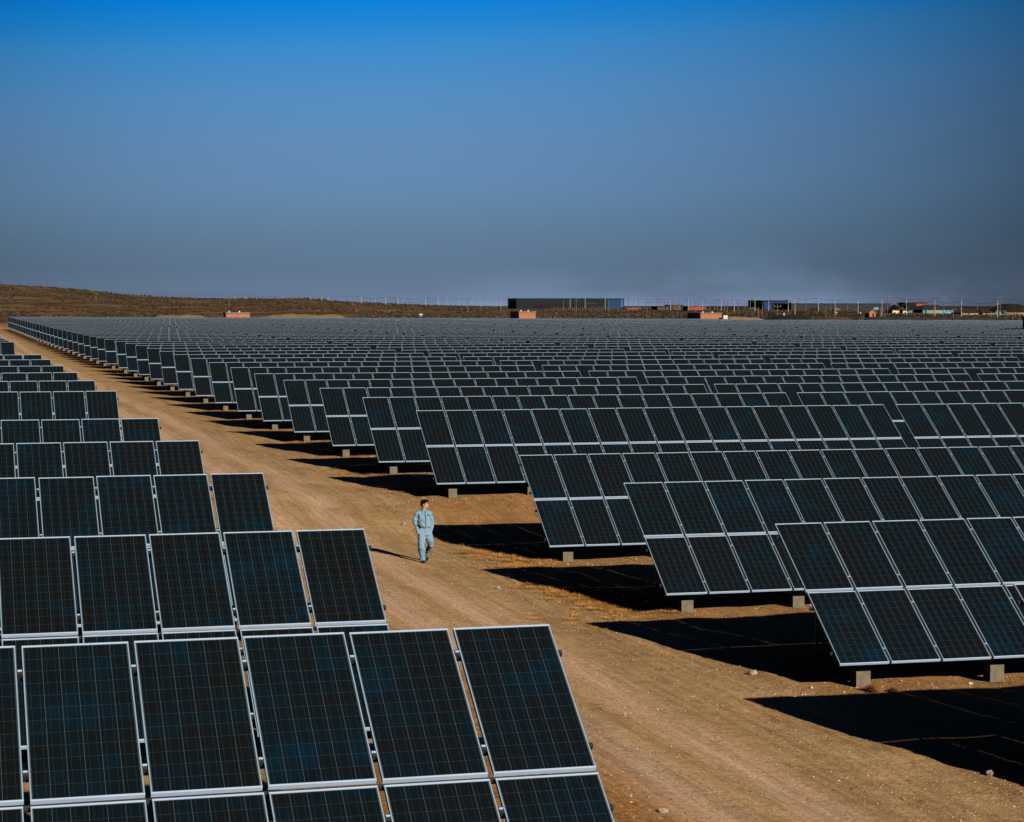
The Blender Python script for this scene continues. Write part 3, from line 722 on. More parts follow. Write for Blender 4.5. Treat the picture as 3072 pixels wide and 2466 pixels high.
shed('workshop', 2721, 2779, 907.5, 930, 'tall dark workshop with a red banner and blue roof edge', 'workshop', 'black', 'darkroof', 16,
     extras=[('banner', 2747, 2777.5, 911.5, 918, 'redclad'), ('roof_edge', 2751, 2777, 907.8, 910.6, 'blue')])
x0, x1, Yq, dq = front_frame(2771, 2787, 931); 
b = MB(); b.box((0, 0, -2), (x1 - x0, 2.2, zpx(920, dq) - zpx(931, dq))); b.box((.3, -.12, .2), (1.2, -.003, 1.4), 1)
tag(b.obj('blue_container', [M['blue'], M['blue_dark']], loc=(x0, Yq - 6, zpx(930, dq))), 'bright blue container below the red banner', 'container')
def house_low(pa, pb, yridge, yeave, ybase, label, wall='mud'):
    return shed('low_house', pa, pb, yridge, ybase, label, 'house', wall, 'darkroof', 9, roof='hip', ridge=yeave, extras=[('door', pa + (pb - pa) * .3, pa + (pb - pa) * .3 + 2.2, yeave + 1.5, ybase - .7, 'black')])
house_low(2889, 2938, 930, 938, 947, 'low mud house under a dark roof, left of two alike')
house_low(2946, 2983, 929, 938, 947, 'low mud house under a dark roof beside the pale blue gate')
shed('gatehouse', 2985, 3016.5, 931.5, 946, 'pale blue gatehouse with dark openings', 'gatehouse', 'cyan', 'brown', 5,
     extras=[('opening', 2989.5, 2996.5, 931.8, 945, 'black'), ('opening', 3001.5, 3011.5, 931.8, 941.5, 'black')])
shed('mud_wall', 3018, 3110, 938, 947.5, 'long sunlit mud wall below the dark heap at the right', 'wall', 'mud', 'mud', .6)
shed('mud_wall', 2883, 2888.4, 939, 947.5, 'short piece of mud wall left of the low houses', 'wall', 'mud', 'mud', .6)

# kiosk: gabled brick
X0, X1, Yk, dk = front_frame(2607, 2626, 954); w = X1 - X0; z0 = gz(X0, Yk) - .3; h1 = zpx(938, dk) - z0; h2 = zpx(930.5, dk) - z0
r = thing('gabled_kiosk', (X0, Yk, z0), 'small gabled brick kiosk with a dark doorway', 'kiosk')
b = MB(); D = 3.2
for yy, rev in ((0, 0), (D, 1)):
    q = [(0, yy, 0), (w, yy, 0), (w, yy, h1), (w / 2, yy, h2), (0, yy, h1)]; b.face(q[::-1] if rev else q)
b.face([(0, 0, 0), (0, 0, h1), (0, D, h1), (0, D, 0)]); b.face([(w, 0, 0), (w, D, 0), (w, D, h1), (w, 0, h1)]); b.obj('wall', M['brick'], r)
b = MB(); b.bar((-.2, D / 2, h1 - .1), (w / 2, D / 2, h2 + .08), D + .4, .15, up=(0, 0, 1)); b.bar((w + .2, D / 2, h1 - .1), (w / 2, D / 2, h2 + .08), D + .4, .15); b.obj('roof', M['mud'], r)
b = MB(); b.box((w * .5, -.06, .3), (w * .72, -.003, h1 * .9)); b.obj('doorway', M['black'], r)

# flag
Yfl = front_frame(2721, 2779, 930)[2] + 3; xf = Yfl * azt(2740); df = xf * SY + Yfl * CY
r = thing('flagpole', (xf, Yfl, zpx(915, df)), 'red flag on a pole above the dark workshop', 'flag')
b = MB(); b.tube([(0, 0, -4), (0, 0, zpx(898, df) - zpx(915, df))], .06, 6); b.obj('pole', M['pole_wood'], r)
b = MB(); zt = zpx(899, df) - zpx(915, df)
for i in range(5):
    x0_, x1_ = i * .28, (i + 1) * .28; w0, w1 = .12 * math.sin(i * 1.1), .12 * math.sin((i + 1) * 1.1)
    b.hexa([Vector(p) for p in ((x0_, w0, zt - .85 - i * .05), (x1_, w1, zt - .9 - i * .05), (x1_, w1 + .02, zt - .9 - i * .05), (x0_, w0 + .02, zt - .85 - i * .05), (x0_, w0, zt - i * .09), (x1_, w1, zt - .09 - i * .09), (x1_, w1 + .02, zt - .09 - i * .09), (x0_, w0 + .02, zt - i * .09))])
b.obj('cloth', M['red'], r)

# earth and coal heaps: lumpy ridges with real thickness
def heap(name, pa, pb, ytop, ybase, mat, label, cat, depth=12, Y=None, seed=0, zb=None):
    X0, X1, Yh, d = front_frame(pa, pb, ybase, Y)
    d += depth / 2; zt_ = zpx(ytop, d); nx, ny = 60, 12; V = []; F = []
    for j in range(ny + 1):
        for i in range(nx + 1):
            u, v = i / nx, j / ny; X = X0 + (X1 - X0) * u; Yy = Yh + depth * v
            e = min(1, min(u, 1 - u) * (X1 - X0) / (min(depth, X1 - X0) * .3)); e = max(0, e) ** .6; p = math.sin(math.pi * v) ** .6
            nz = .97 + .12 * float(vnoise(np.array([X]), np.array([Yy]), depth * .35, 40 + seed)[0]) + .14 * float(vnoise(np.array([X]), np.array([Yy]), 1.8, 41 + seed)[0])
            V.append((X - X0, Yy - Yh, gz(X, Yy) - .3 + max(.4, zt_ + .3 - gz(X, Yy)) * e * p * nz))
    zb = gz(X0, Yh); V = [(a, b_, c - zb) for a, b_, c in V]
    for j in range(ny):
        for i in range(nx):
            a = j * (nx + 1) + i; F.append((a, a + 1, a + nx + 2, a + nx + 1))
    me = bpy.data.meshes.new(name); me.from_pydata(V, [], F); me.materials.append(M[mat]); me.polygons.foreach_set('use_smooth', [True] * len(F))
    o = link(name, me); o.location = (X0, Yh, zb); return tag(o, label, cat)
heap('sand_berm', 430, 672, 944, 952, 'sand', 'low pale sand berm left of the low red brick hut', 'berm', 16, Y=500, seed=1, zb=-5.3)
heap('sand_berm', 752, 1100, 941.5, 952, 'sand', 'higher pale sand berm right of the low red brick hut', 'berm', 18, Y=500, seed=2, zb=-5.3)
heap('sand_berm', 2168, 2345, 949, 960, 'mud', 'grey brown earth berm right of the largest brick hut', 'berm', 16, Y=520, seed=3, zb=-5.6)
heap('coal_heap', 2345, 2480, 943, 962, 'coal', 'long black coal heap behind the arrays', 'heap', 22, Y=520, seed=4, zb=-6.0)
heap('earth_heap', 2483, 2600, 952, 962, 'brown', 'brown earth heap right of the black coal heap', 'heap', 14, Y=525, seed=5, zb=-6.0)
heap('earth_heap', 2888, 2912, 952, 961, 'mud', 'small round earth heap below the low mud houses', 'heap', 8, Y=540, seed=6, zb=-6.0)
heap('sand_heap', 2505, 2526, 924, 931, 'sand', 'small sand heap in front of the grey storage hall', 'heap', 8, seed=7)
heap('earth_bank', 2600, 3058, 950, 962, 'darkroof', 'long dark earth bank below the houses at the right', 'bank', 9, Y=505, seed=13, zb=-6.0)
heap('dark_heap', 3016, 3120, 912, 938, 'coal', 'large dark rounded heap at the right edge', 'heap', 26, seed=8)
heap('dark_heap', 2838, 2884, 918, 940, 'darkroof', 'dark earth slope falling right of the light blue house', 'heap', 16, seed=9)
heap('dark_heap', 2190, 2232, 924, 931, 'coal', 'low dark heap between the red shed and the blue shed', 'heap', 12, seed=10)
heap('dark_heap', 2243, 2283, 921.5, 930, 'brown', 'low brown heap against the left side of the blue shed', 'heap', 12, seed=11)
heap('dark_heap', 2695, 2722, 919, 931, 'darkroof', 'dark heap left of the tall workshop', 'heap', 10, seed=12)

# trees
def tree(px, ytop, ybase, wpx, label):
    x, y, d = on_ground(px, ybase, 420); z = gz(x, y); H = (ybase - ytop) * d / FPX; W = wpx * d / FPX
    r = thing('bushy_tree', (x, y, z), label, 'tree', 'dark trees among the far houses')
    b = MB(); b.tube([(0, 0, -.3), (.1, 0, H * .3), (.0, .1, H * .6)], [.28, .2, .1], 7)
    for a in range(4): b.tube([(0, 0, H * (.2 + .08 * a)), (math.cos(a * 1.7) * W * .3, math.sin(a * 1.7) * W * .3, H * .65)], [.1, .04], 5)
    b.obj('trunk', M['pole_wood'], r)
    b = MB(); cl = [(random.gauss(0, W * .22), random.gauss(0, W * .22), H * random.uniform(.35, .85), W * random.uniform(.14, .26)) for _ in range(16)]
    for cx, cy, cz, cr in cl:
        for _ in range(130):
            v = Vector((random.gauss(0, 1), random.gauss(0, 1), random.gauss(0, 1))).normalized() * cr * random.random() ** .4
            p = Vector((cx, cy, min(cz, H * .95))) + v
            if p.z > H: p.z = H
            a = Vector((random.gauss(0, 1), random.gauss(0, 1), random.gauss(0, 1))).normalized() * .22; c = a.cross(Vector((random.random(), random.random(), 1))).normalized() * .16
            b.face([p - a, p - c, p + a, p + c])
    b.obj('crown', M['leaf'], r)
tree(2683, 914, 931, 22, 'dark bushy tree behind the sunlit yellow house')
tree(3008, 918, 932, 16, 'dark tree rising behind the pale blue gatehouse')
tree(2672, 920, 931, 9, 'smaller dark tree at the right end of the grey hall')

# ---------------------------------------------------------------- poles and wires
PALE = [(1530, 890, 918), (1604, 892, 923), (1648, 890, 926), (1710, 893, 928), (1755, 892, 927), (1815, 893, 929), (1865, 893, 928), (1403 + 13, 890, 917), (1314, 889, 917), (1277, 889, 917.5), (1158, 887, 916), (1084, 888, 914), (1194, 889, 916), (1378, 891, 917), (1489, 891, 918),
        (2010, 896, 933), (2064, 895, 932), (2107, 896, 931), (2163, 896, 933), (2202, 896, 937), (2264, 894, 935), (2305, 897, 934), (2364, 897, 938), (2384, 891, 946), (2454, 891, 936), (2504, 897, 947), (2573, 897, 944), (2644.5, 896, 950), (2718, 895, 947), (2803, 898, 950), (2882.5, 898, 953), (2991, 900, 958)]
WOOD = [(290, 866, 912), (688, 877, 922), (1059, 883, 924), (1403, 892, 932), (1728, 888, 940), (1824, 890, 934), (1885, 888, 929), (1940, 890, 940), (2085, 901, 938), (2331.5, 911, 956), (2417, 889, 935), (2476.5, 917, 957), (2661, 884, 945), (2829.5, 884, 950), (2999, 887, 941), (1522, 891, 917), (1690, 900, 928), (1631, 887, 924), (1901, 899, 934), (2181, 904, 944), (2640, 921, 958), (2653, 925, 958), (2801, 928, 958), (2858, 923, 958), (2971, 934, 957), (2275, 921, 954), (2286.5, 918, 954), (1916, 897, 928), (1970, 897, 929), (1977, 894, 928), (2233, 906, 929), (2239, 906, 929), (2491, 908, 936), (2129, 903, 930)]
THIN = [(495, 886, 893), (707, 888, 897), (738, 887, 897), (851, 887, 898), (932, 889, 900), (966, 889, 903), (985, 888, 905), (1210, 889, 914), (1340, 893, 917), (1440, 894, 918), (1502, 893, 918), (1127, 893, 912)]
WOOD += [(1933, 905, 930), (1948, 903, 929), (1992, 901, 929), (2003, 905, 930), (2022, 904, 930), (2038, 903, 931), (2053, 905, 930), (2143, 905, 931), (2068 + 83, 899, 930), (2173, 903, 932), (2214, 905, 932), (2250, 904, 930), (2541, 906, 934), (2693, 903, 930), (2772, 905, 931), (2930, 912, 934), (2865, 912, 935)]
tops = {}
def mk_poles(lst, name, mat, rad, label, cat, group, kind):
    lst = sorted(lst); out = []
    for k, (px, yt, yb) in enumerate(lst):
        if kind == 'thin': d = 1000.0; x, y = ray_xy(px, d)
        else: x, y, d = on_ground(px, yb, 505)
        d = min(d, 2600)
        if d == 2600: x, y = ray_xy(px, d)
        z = gz(x, y) - .6; H = zpx(yt, d) - z; s = min(1.6, max(.8, d / 1000.))
        r = thing(name, (x, y, z), label.format(ordi(k + 1)), cat, group)
        b = MB(); b.tube([(0, 0, 0), (0, 0, H)], [rad * 1.15 * s, rad * .8 * s], 8); b.obj('pole', M[mat], r)
        if kind == 'pale':
            sd = 1 if k % 2 else -1
            b = MB(); b.bar((0, 0, H - .5), (2.4 * sd, 0, H - .4), .10 * s); b.bar((0, 0, H - 2.2), (2.4 * sd, 0, H - .6), .08 * s); b.bar((0, 0, H - 2.3), (2.0 * sd, 0, H - 2.2), .08 * s); b.obj('bracket_arm', M['wire'], r)
        elif kind == 'wood' and (yb - yt) > 44:
            b = MB(); b.bar((-1.1, 0, H - .9), (1.1, 0, H - .9), .15 * s); b.obj('crossarm', M['pole_wood'], r)
            b = MB(); b.bar((-.7, 0, H - 2.0), (.7, 0, H - 2.0), .12 * s); b.obj('crossarm', M['pole_wood'], r)
            for xx in (-1., 0., 1.):
                b = MB(); b.tube([(xx, 0, H - .82), (xx, 0, H - .5)], .08 * s, 6); b.obj('insulator', M['steel'], r)
        out.append((x, y, z + H, d))
    return out
tp = mk_poles(PALE, 'railway_mast', 'pole_pale', .15, 'pale concrete railway mast, {} from the left', 'railway mast', 'pale masts along the railway line', 'pale')
tw = mk_poles(WOOD, 'utility_pole', 'pole_wood', .15, 'brown utility pole, {} of the brown ones from the left', 'utility pole', 'brown utility poles beyond the array', 'wood')
tt_ = mk_poles(THIN, 'thin_pole', 'pole_pale', .09, 'thin pale post above the hill line, {} from the left', 'post', 'thin posts on the hill skyline', 'thin')
def wire(pts, off, r, label):
    b = MB(); P = []
    for (x0, y0, z0), (x1, y1, z1) in zip(pts[:-1], pts[1:]):
        for i in range(8):
            t = i / 8; P.append((x0 + (x1 - x0) * t, y0 + (y1 - y0) * t, z0 + (z1 - z0) * t + off - 3.2 * t * (1 - t)))
    P.append((pts[-1][0], pts[-1][1], pts[-1][2] + off)); b.tube(P, r, 4)
    tag(b.obj('overhead_wire', M['wire']), label, 'wire', 'overhead wires beyond the array')
far_p = [(x, y, z) for x, y, z, d in tp if True]
wire(far_p, -.4, .040, 'upper wire strung along the pale railway masts')
wire(far_p, -2.1, .050, 'lower wire strung along the pale railway masts')
big = [i for i, (px, yt, yb) in enumerate(sorted(WOOD)) if px in (2331.5, 2417, 2661, 2829.5, 2999)]
bw = [(tw[i][0], tw[i][1], tw[i][2]) for i in big if sorted(WOOD)[i][0] != 2331.5]
ex = (bw[-1][0] * 2 - bw[-2][0], bw[-1][1] * 2 - bw[-2][1], bw[-1][2])
wire(bw + [ex], -.9, .035, 'power line joining the tall brown poles at the right')
lw = [(tw[i][0], tw[i][1], tw[i][2]) for i, q in enumerate(sorted(WOOD)) if q[0] in (290, 688, 1059, 1403, 1728)]
wire(lw, -.8, .03, 'power line crossing in front of the brown hill')
# post fence in front of the long factory
r0 = None; PT = [(1655 + i * 6.2, 931.5 + .06 * i) for i in range(42)]
x, y, d = on_ground(PT[0][0], PT[0][1], 505); r0 = thing('post_fence', (x, y, gz(x, y)), 'row of short fence posts below the long dark factory', 'fence')
prev = None
for px, py in PT:
    xx, yy, dd_ = on_ground(px, py, 505); b = MB(); zz = gz(xx, yy) - gz(x, y)
    b.box((xx - x - .13, yy - y - .13, zz - .4), (xx - x + .13, yy - y + .13, zz + 2.3)); b.obj('post', M['pole_wood'], r0)
b = MB()
q = []
for px, py in PT[::3]:
    xx, yy, dd_ = on_ground(px, py, 505); q.append((xx - x, yy - y, gz(xx, yy) - gz(x, y) + 1.9))
b.tube(q, .05, 4); b.obj('wire', M['wire'], r0)
# small white marker boxes seen on the steppe
def marker(px, py, w, h, mat, label, name='marker_box'):
    x, y, d = on_ground(px, py, 515); b = MB(); b.box((-w / 2, -w / 3, -.4), (w / 2, w / 3, h)); b.box((-w / 2 - .08, -w / 3 - .08, h), (w / 2 + .08, w / 3 + .08, h + .12))
    b.box((-w * .3, -w / 3 - .04, h * .3), (w * .3, -w / 3 - .003, h * .75), 1)
    tag(b.obj(name, [M[mat], M['greyclad']], loc=(x, y, gz(x, y))), label, 'box')
marker(1263, 947, .95, .85, 'white', 'small white box on the steppe left of the middle brick hut')
marker(1070, 937, 1.0, .5, 'red', 'small red box on the hillside')
marker(2351, 946, .4, .7, 'white', 'white marker left of the black coal heap')
marker(2580, 944, .35, .8, 'white', 'white marker left of the gabled kiosk')
marker(2508, 942, .35, .8, 'white', 'white marker near the sand heap')

# ---------------------------------------------------------------- the walking man
def remeshed(name, mb, mat, voxel, parent, noise=0.0, smooth_it=4, nscale=9.0):
    me = mb.mesh(name, [mat]); o = bpy.data.objects.new(name, me); COL.objects.link(o)
    m = o.modifiers.new('r', 'REMESH'); m.mode = 'VOXEL'; m.voxel_size = voxel
    s = o.modifiers.new('s', 'SMOOTH'); s.iterations = smooth_it; s.factor = .5
    dg = bpy.context.evaluated_depsgraph_get(); dg.update()
    me2 = bpy.data.meshes.new_from_object(o.evaluated_get(dg)); bpy.data.objects.remove(o); me2.name = name
    if noise:
        co = np.empty(len(me2.vertices) * 3); me2.vertices.foreach_get('co', co); co = co.reshape(-1, 3)
        no = np.empty(len(me2.vertices) * 3); me2.vertices.foreach_get('normal', no); no = no.reshape(-1, 3)
        d = vnoise(co[:, 0] * .6 + co[:, 2] * .5, co[:, 2] + co[:, 1] * .6, 1 / nscale, 51) + .6 * vnoise(co[:, 0] - co[:, 2] * .4, co[:, 2] * 1.4, .5 / nscale, 52)
        me2.vertices.foreach_set('co', (co + no * (d * noise)[:, None]).ravel())
    me2.materials.clear(); me2.materials.append(mat); me2.polygons.foreach_set('use_smooth', [True] * len(me2.polygons)); me2.update()
    return link(name, me2, parent)
def ell(c, rx, ry, n=14):
    return [Vector(c) + Vector((math.cos(t) * rx, math.sin(t) * ry, 0)) for t in [2 * math.pi * k / n for k in range(n)]]
def ellipsoid(mb, c, r, rot=None, n=14, m=9):
    c = Vector(c); R = rot or Matrix.Identity(3); rings = []
    for i in range(m + 1):
        th = math.pi * (i + .02) / (m + .04); zz = -math.cos(th); rr = max(.02, math.sin(th))
        rings.append([c + R @ Vector((math.cos(t) * r[0] * rr, math.sin(t) * r[1] * rr, zz * r[2])) for t in [2 * math.pi * k / n for k in range(n)]])
    mb.rings(rings)
M['skin'] = mottled('sunlit_skin', (.50, .235, .105), (.60, .30, .15), 14, .55)
M['hair'] = mottled('black_hair', (.003, .0025, .002), (.006, .005, .004), 60, .85, spec=.1)
M['cloth'] = mottled('pale_blue_workwear', (.155, .275, .385), (.225, .365, .485), 7, .85, bump=1.0, bscale=13)
M['zip'] = mottled('dark_zip', (.02, .03, .045), (.035, .05, .07), 20, .6)
M['shoe'] = mottled('black_shoe', (.010, .009, .009), (.022, .020, .018), 20, .45)
M['badge'] = mottled('blue_badge', (.06, .22, .52), (.08, .28, .60), 20, .8)
def person():
    x, y, d = on_ground(1269, 1692); z = gz(x - .04, y)
    P = thing('person', (x, y, z), 'man in pale blue work clothes walking on the road, hands in pockets, looking aside', 'person', rz=R_(3))
    HR = Matrix.Rotation(R_(62), 3, 'Z') @ Matrix.Rotation(R_(4), 3, 'X')
    hc = Vector((.042, .01, 1.585))
    def hp(v): return hc + HR @ Vector(v)
    sk = MB()
    ellipsoid(sk, hp((0, .012, .035)), (.074, .094, .098), HR); ellipsoid(sk, hp((0, -.030, -.030)), (.058, .062, .078), HR)
    ellipsoid(sk, hp((0, -.050, -.082)), (.030, .030, .024), HR)                       # chin
    sk.tube([hp((0, -.088, .022)), hp((0, -.106, -.018)), hp((0, -.088, -.026))], [.010, .016, .012], 8)   # nose
    ellipsoid(sk, hp((0, -.088, -.050)), (.022, .010, .010), HR)                       # lips
    ellipsoid(sk, hp((0, -.084, .048)), (.052, .016, .012), HR)                        # brow
    for s in (-1, 1): ellipsoid(sk, hp((s * .076, .018, -.004)), (.010, .022, .033), HR)
    sk.tube([(.02, .02, 1.40), (.03, .015, 1.47), (.04, .012, 1.55)], [.062, .054, .056], 12)
    sk.rings([ell((.02, .0, 1.42), .12, .07), ell((.01, 0, 1.32), .16, .095), ell((.025, 0, 1.1), .13, .09), ell((.04, 0, .95), .14, .09), ell((.045, .0, .84), .14, .09)])
    armR = [(-.165, .01, 1.365), (-.228, .022, 1.20), (-.236, .025, 1.08), (-.150, -.06, .87)]; armL = [(.185, .01, 1.365), (.238, .02, 1.20), (.260, .028, 1.09), (.188, -.05, .895)]
    sk.tube(armR, [.036, .034, .030, .022], 10); sk.tube(armL, [.036, .034, .030, .022], 10)
    for arm, s in ((armR, 1), (armL, -1)):
        h = Vector(arm[3]); ellipsoid(sk, h + Vector((.012 * s, -.012, -.05)), (.018, .036, .048))
        for f_, (dy, ln) in enumerate(((-.030, .060), (-.010, .070), (.010, .065), (.028, .050))):
            sk.tube([h + Vector((.012 * s, dy - .012, -.085)), h + Vector((.020 * s, dy - .014, -.085 - ln * .55)), h + Vector((.030 * s, dy - .012, -.085 - ln))], [.009, .008, .007], 6)
        sk.tube([h + Vector((.016 * s, -.040, -.035)), h + Vector((.026 * s, -.066, -.060)), h + Vector((.034 * s, -.070, -.088))], [.011, .010, .008], 6)
    legR = [(-.045, 0, .84), (-.06, -.09, .50), (-.035, -.02, .09)]; legL = [(.125, 0, .84), (.212, -.02, .475), (.188, .40, .205)]
    sk.tube(legR, [.075, .052, .038], 10); sk.tube(legL, [.075, .052, .038], 10)
    remeshed('body', sk, M['skin'], .0085, P, smooth_it=3)
    for s in (-1, 1):
        b = MB(); ellipsoid(b, hp((s * .031, -.079, .028)), (.013, .008, .007), HR, 10, 6); b.obj('eye', M['hair'], P, smooth=True)
        b = MB(); b.bar(hp((s * .018, -.094, .046)), hp((s * .048, -.084, .048)), .010, .006); b.obj('eyebrow', M['hair'], P)
    hr = MB()
    ellipsoid(hr, hp((0, .028, .062)), (.084, .100, .086), HR); ellipsoid(hr, hp((0, .062, .010)), (.076, .062, .078), HR)
    ellipsoid(hr, hp((.012, -.058, .108)), (.058, .046, .030), HR); ellipsoid(hr, hp((-.03, -.03, .112)), (.05, .07, .036), HR)
    ellipsoid(hr, hp((0, -.088, .104)), (.044, .026, .016), HR)
    for s in (-1, 1): ellipsoid(hr, hp((s * .074, -.004, .030)), (.012, .026, .034), HR)
    remeshed('hair', hr, M['hair'], .008, P, noise=.014, smooth_it=1, nscale=26)
    # jacket: blouson gathered at the waist, full sleeves
    jk = MB()
    jk.rings([ell((.045, -.005, .955), .150, .112, 18), ell((.042, -.012, 1.0), .182, .138, 18), ell((.035, -.012, 1.06), .190, .140, 18), ell((.022, -.008, 1.16), .186, .134, 18), ell((.012, 0, 1.28), .190, .130, 18), ell((.010, .004, 1.355), .186, .118, 18), ell((.012, .006, 1.395), .165, .100, 18), ell((.014, .008, 1.425), .115, .082, 18), ell((.020, .012, 1.455), .075, .066, 18)])
    jk.tube([(-.110, .01, 1.372), (-.185, .015, 1.335), (-.226, .02, 1.20), (-.238, .025, 1.08), (-.200, -.020, .96), (-.160, -.050, .860), (-.140, -.050, .800)], [.070, .072, .064, .062, .062, .060, .058], 12)
    jk.tube([(.130, .01, 1.372), (.200, .015, 1.335), (.238, .02, 1.20), (.262, .028, 1.09), (.230, -.015, .98), (.192, -.042, .875), (.176, -.045, .82)], [.070, .072, .064, .062, .062, .060, .058], 12)
    jacket = remeshed('jacket', jk, M['cloth'], .0105, P, noise=.020, smooth_it=3, nscale=9)
    cl = MB()
    for s in (-1, 1):
        a = [(.020, -.062, 1.440), (.020 + s * .055, -.085, 1.425), (.020 + s * .085, -.03, 1.452), (.020 + s * .070, .045, 1.475), (.020, .078, 1.480)]
        o_ = [(.020 + s * .020, -.098, 1.395), (.020 + s * .075, -.105, 1.385), (.020 + s * .118, -.03, 1.418), (.020 + s * .10, .07, 1.440), (.020, .105, 1.442)]
        for i in range(4):
            q = [Vector(a[i]), Vector(a[i + 1]), Vector(o_[i + 1]), Vector(o_[i])]; off = Vector((0, -.008, .010))
            cl.hexa([q[0], q[1], q[2], q[3], q[0] + off, q[1] + off, q[2] + off, q[3] + off])
    cl.obj('collar', M['cloth'], jacket)
    zp = MB()
    pts = [(.034, -.150, .985), (.032, -.158, 1.06), (.028, -.150, 1.16), (.022, -.141, 1.28), (.018, -.126, 1.36), (.018, -.102, 1.41)]
    for a, c in zip(pts[:-1], pts[1:]): zp.bar(a, c, .016, .010, up=(0, 1, 0))
    zp.obj('zipper', M['zip'], jacket)
    b = MB(); b.box((.085, -.150, 1.315), (.135, -.136, 1.345)); b.obj('badge', M['badge'], jacket)
    b = MB(); b.bar((.075, -.142, 1.292), (.165, -.125, 1.300), .006, .005); b.obj('pocket_seam', M['zip'], jacket)
    # trousers: wide straight legs
    tr = MB()
    tr.rings([ell((.045, .0, .985), .142, .105, 18), ell((.045, .0, .92), .172, .122, 18), ell((.044, .0, .84), .198, .136, 18), ell((.043, .0, .76), .196, .132, 18), ell((.042, 0, .71), .150, .105, 18)])
    tr.tube([(-.040, .0, .80), (-.058, -.035, .68), (-.074, -.075, .55), (-.070, -.075, .46), (-.045, -.050, .30), (-.038, -.025, .13), (-.036, -.020, .055)], [.116, .116, .102, .094, .086, .082, .084], 14)
    tr.tube([(.125, .0, .80), (.162, -.010, .68), (.200, -.025, .56), (.212, .0, .475), (.206, .12, .39), (.196, .26, .29), (.186, .39, .165)], [.114, .114, .102, .092, .082, .078, .078], 14)
    trousers = remeshed('trousers', tr, M['cloth'], .0105, P, noise=.036, smooth_it=2, nscale=7)
    for s, cx in ((-1, -.125), (1, .205)):
        b = MB(); b.bar((cx - s * .045, -.10, .90), (cx, -.062, .80), .007, .006); b.obj('pocket_edge', M['zip'], trousers)
    # shoes: right foot flat, left heel raised behind
    for nm, org, ang in (('shoe', Vector((-.036, -.02, 0)), 0), ('shoe', Vector((.200, .47, .0)), R_(38))):
        b = MB(); T = Matrix.Translation(org) @ (Matrix.Translation((0, -.10, 0)) @ Matrix.Rotation(-ang, 4, 'X') @ Matrix.Translation((0, .10, 0)) if ang else Matrix.Identity(4))
        def pt(v): return T @ Vector(v)
        secs = [(.085, .030, .030, .055), (.06, .038, .045, .10), (.0, .040, .050, .105), (-.08, .042, .042, .075), (-.15, .046, .032, .055), (-.20, .040, .024, .042), (-.225, .02, .014, .026)]
        rings = []
        for yy, wx, hz, tp_ in secs:
            rings.append([pt((math.cos(t) * wx, yy, max(.0, tp_ / 2 + math.sin(t) * tp_ / 2))) for t in [2 * math.pi * k / 12 for k in range(12)]])
        b.rings(rings); b.obj(nm, M['shoe'], P, smooth=True)
person()

# ---------------------------------------------------------------- light, sky, camera
SUN_AZ, SUN_EL = R_(161.3), R_(23.3)
S = Vector((math.sin(SUN_AZ) * math.cos(SUN_EL), math.cos(SUN_AZ) * math.cos(SUN_EL), math.sin(SUN_EL)))
ld = bpy.data.lights.new('sun', 'SUN'); ld.energy = 4.8; ld.angle = R_(.5); ld.color = (1.0, .90, .76)
lo = bpy.data.objects.new('sun', ld); COL.objects.link(lo); lo.rotation_euler = S.to_track_quat('Z', 'Y').to_euler(); lo.location = (0, 0, 60)

w = bpy.data.worlds.new('World'); sc.world = w; w.use_nodes = True; n = w.node_tree; n.nodes.clear(); L = n.links.new
out = N(n, 'ShaderNodeOutputWorld'); bg = N(n, 'ShaderNodeBackground'); bg.inputs[1].default_value = .10; L(bg.outputs[0], out.inputs[0])
sky = N(n, 'ShaderNodeTexSky', sky_type='NISHITA'); sky.sun_disc = False; sky.sun_elevation = SUN_EL; sky.sun_rotation = SUN_AZ; sky.altitude = 1000; sky.air_density = 1.0; sky.dust_density = .6; sky.ozone_density = 2.0
tc = N(n, 'ShaderNodeTexCoord'); nv = N(n, 'ShaderNodeVectorMath', operation='NORMALIZE'); L(tc.outputs['Generated'], nv.inputs[0])
sp = N(n, 'ShaderNodeSeparateXYZ'); L(nv.outputs[0], sp.inputs[0])
# deep polarised-looking desert sky: tint by elevation (sine of the angle above the horizon)
el = math_(n, 'MULTIPLY', sp.outputs[2], 4.0, clamp=True)
TINT = [(0.0063, (0.1515, 0.2227, 0.4655)), (0.0157, (0.1478, 0.219, 0.4596)), (0.0346, (0.1431, 0.2145, 0.4428)), (0.0723, (0.1263, 0.1924, 0.3858)), (0.1275, (0.136, 0.2107, 0.3938)), (0.2166, (0.1728, 0.2685, 0.473)), (0.304, (0.1918, 0.3067, 0.5121)), (0.3941, (0.1738, 0.347, 0.5878)), (0.4818, (0.0996, 0.3727, 0.6753)), (0.5266, (0.0378, 0.3608, 0.7332)), (0.5693, (0.0103, 0.3414, 0.7934)), (0.66, (0.0053, 0.2716, 0.7118)), (0.8, (0.0035, 0.0679, 0.1898)), (1.0, (0.0027, 0.0136, 0.0333))]
ata = N(n, 'ShaderNodeMath', operation='ARCTAN2'); L(sp.outputs[0], ata.inputs[0]); L(sp.outputs[1], ata.inputs[1])
dz = math_(n, 'DIVIDE', math_(n, 'SUBTRACT', ata.outputs[0], R_(13.5)), R_(13.5))
rp = ramp(n, TINT, math_(n, 'MULTIPLY', el, math_(n, 'SUBTRACT', 1.0, math_(n, 'MULTIPLY', dz, .07)), clamp=True))
c = mixc(n, 1.0, sky.outputs[0], rp.outputs[0], 'MULTIPLY')
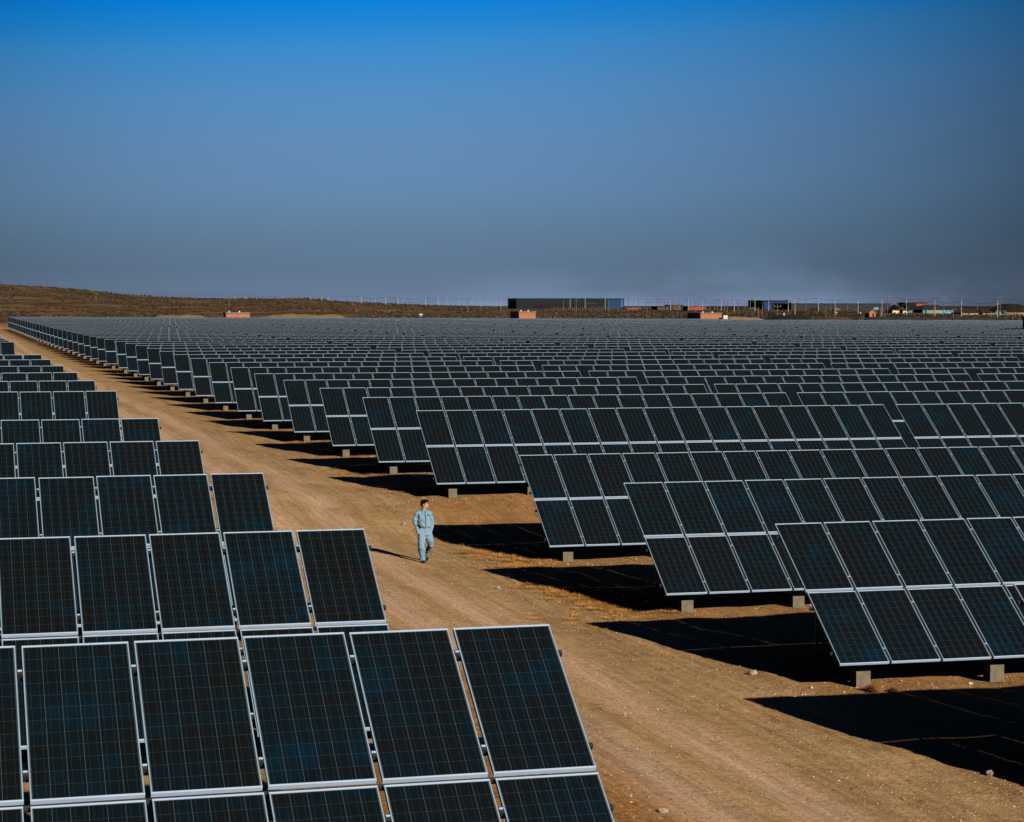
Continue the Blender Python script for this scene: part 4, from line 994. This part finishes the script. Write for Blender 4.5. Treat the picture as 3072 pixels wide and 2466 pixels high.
# the sky darkens away from the brightest azimuth; drifting smoke lightens it low over the works
fz = math_(n, 'MAXIMUM', math_(n, 'SUBTRACT', 1.0, math_(n, 'MULTIPLY', math_(n, 'MULTIPLY', dz, dz), .42)), .45)
smk = N(n, 'ShaderNodeTexNoise'); smk.inputs['Scale'].default_value = 9.; smk.inputs['Detail'].default_value = 5
sv = N(n, 'ShaderNodeVectorMath', operation='MULTIPLY'); L(nv.outputs[0], sv.inputs[0]); sv.inputs[1].default_value = (1, 1, 2.6); L(sv.outputs[0], smk.inputs['Vector'])
low = math_(n, 'SUBTRACT', 1.0, math_(n, 'DIVIDE', sp.outputs[2], .042), clamp=True)
sm = math_(n, 'MULTIPLY', math_(n, 'MULTIPLY', math_(n, 'SUBTRACT', smk.outputs[0], .42), 1.6, clamp=True), math_(n, 'MULTIPLY', low, low))
rs = math_(n, 'DIVIDE', math_(n, 'SUBTRACT', ata.outputs[0], R_(13)), R_(6), clamp=True)
fz = math_(n, 'MULTIPLY', fz, math_(n, 'ADD', 1.0, math_(n, 'MULTIPLY', math_(n, 'MULTIPLY', sm, rs), 2.4)))
ga = math_(n, 'SUBTRACT', 1.0, math_(n, 'DIVIDE', math_(n, 'ABSOLUTE', math_(n, 'SUBTRACT', ata.outputs[0], R_(18.0))), R_(9.0)), clamp=True)
gl = math_(n, 'SUBTRACT', 1.0, math_(n, 'DIVIDE', sp.outputs[2], .0085), clamp=True)
c = mixc(n, math_(n, 'MULTIPLY', math_(n, 'POWER', gl, 1.5), math_(n, 'MULTIPLY', math_(n, 'POWER', ga, .6), .8), clamp=True), c, (1.8, 2.45, 4.1))
cz = N(n, 'ShaderNodeVectorMath', operation='SCALE'); L(c, cz.inputs[0]); L(fz, cz.inputs['Scale']); c = cz.outputs[0]
sc_ = N(n, 'ShaderNodeVectorMath', operation='SCALE'); L(c, sc_.inputs[0]); sc_.inputs['Scale'].default_value = 1.0
L(sc_.outputs[0], bg.inputs[0])

cd = bpy.data.cameras.new('Camera'); cd.sensor_width = 36; cd.lens = 36 * FPX / 3072; cd.clip_start = .5; cd.clip_end = 40000
cam = bpy.data.objects.new('Camera', cd); COL.objects.link(cam); cam.location = (0, 0, 0)
fw = Vector((SY * math.cos(PITCH), CY * math.cos(PITCH), -math.sin(PITCH))); cam.rotation_euler = fw.to_track_quat('-Z', 'Y').to_euler()
sc.camera = cam
sc.view_settings.view_transform = 'Standard'; sc.view_settings.look = 'None'; sc.view_settings.exposure = 0.2; sc.view_settings.gamma = 1.0
sc.render.engine = 'CYCLES'; sc.cycles.use_denoising = True; sc.cycles.max_bounces = 5; sc.cycles.diffuse_bounces = 0; sc.cycles.glossy_bounces = 2
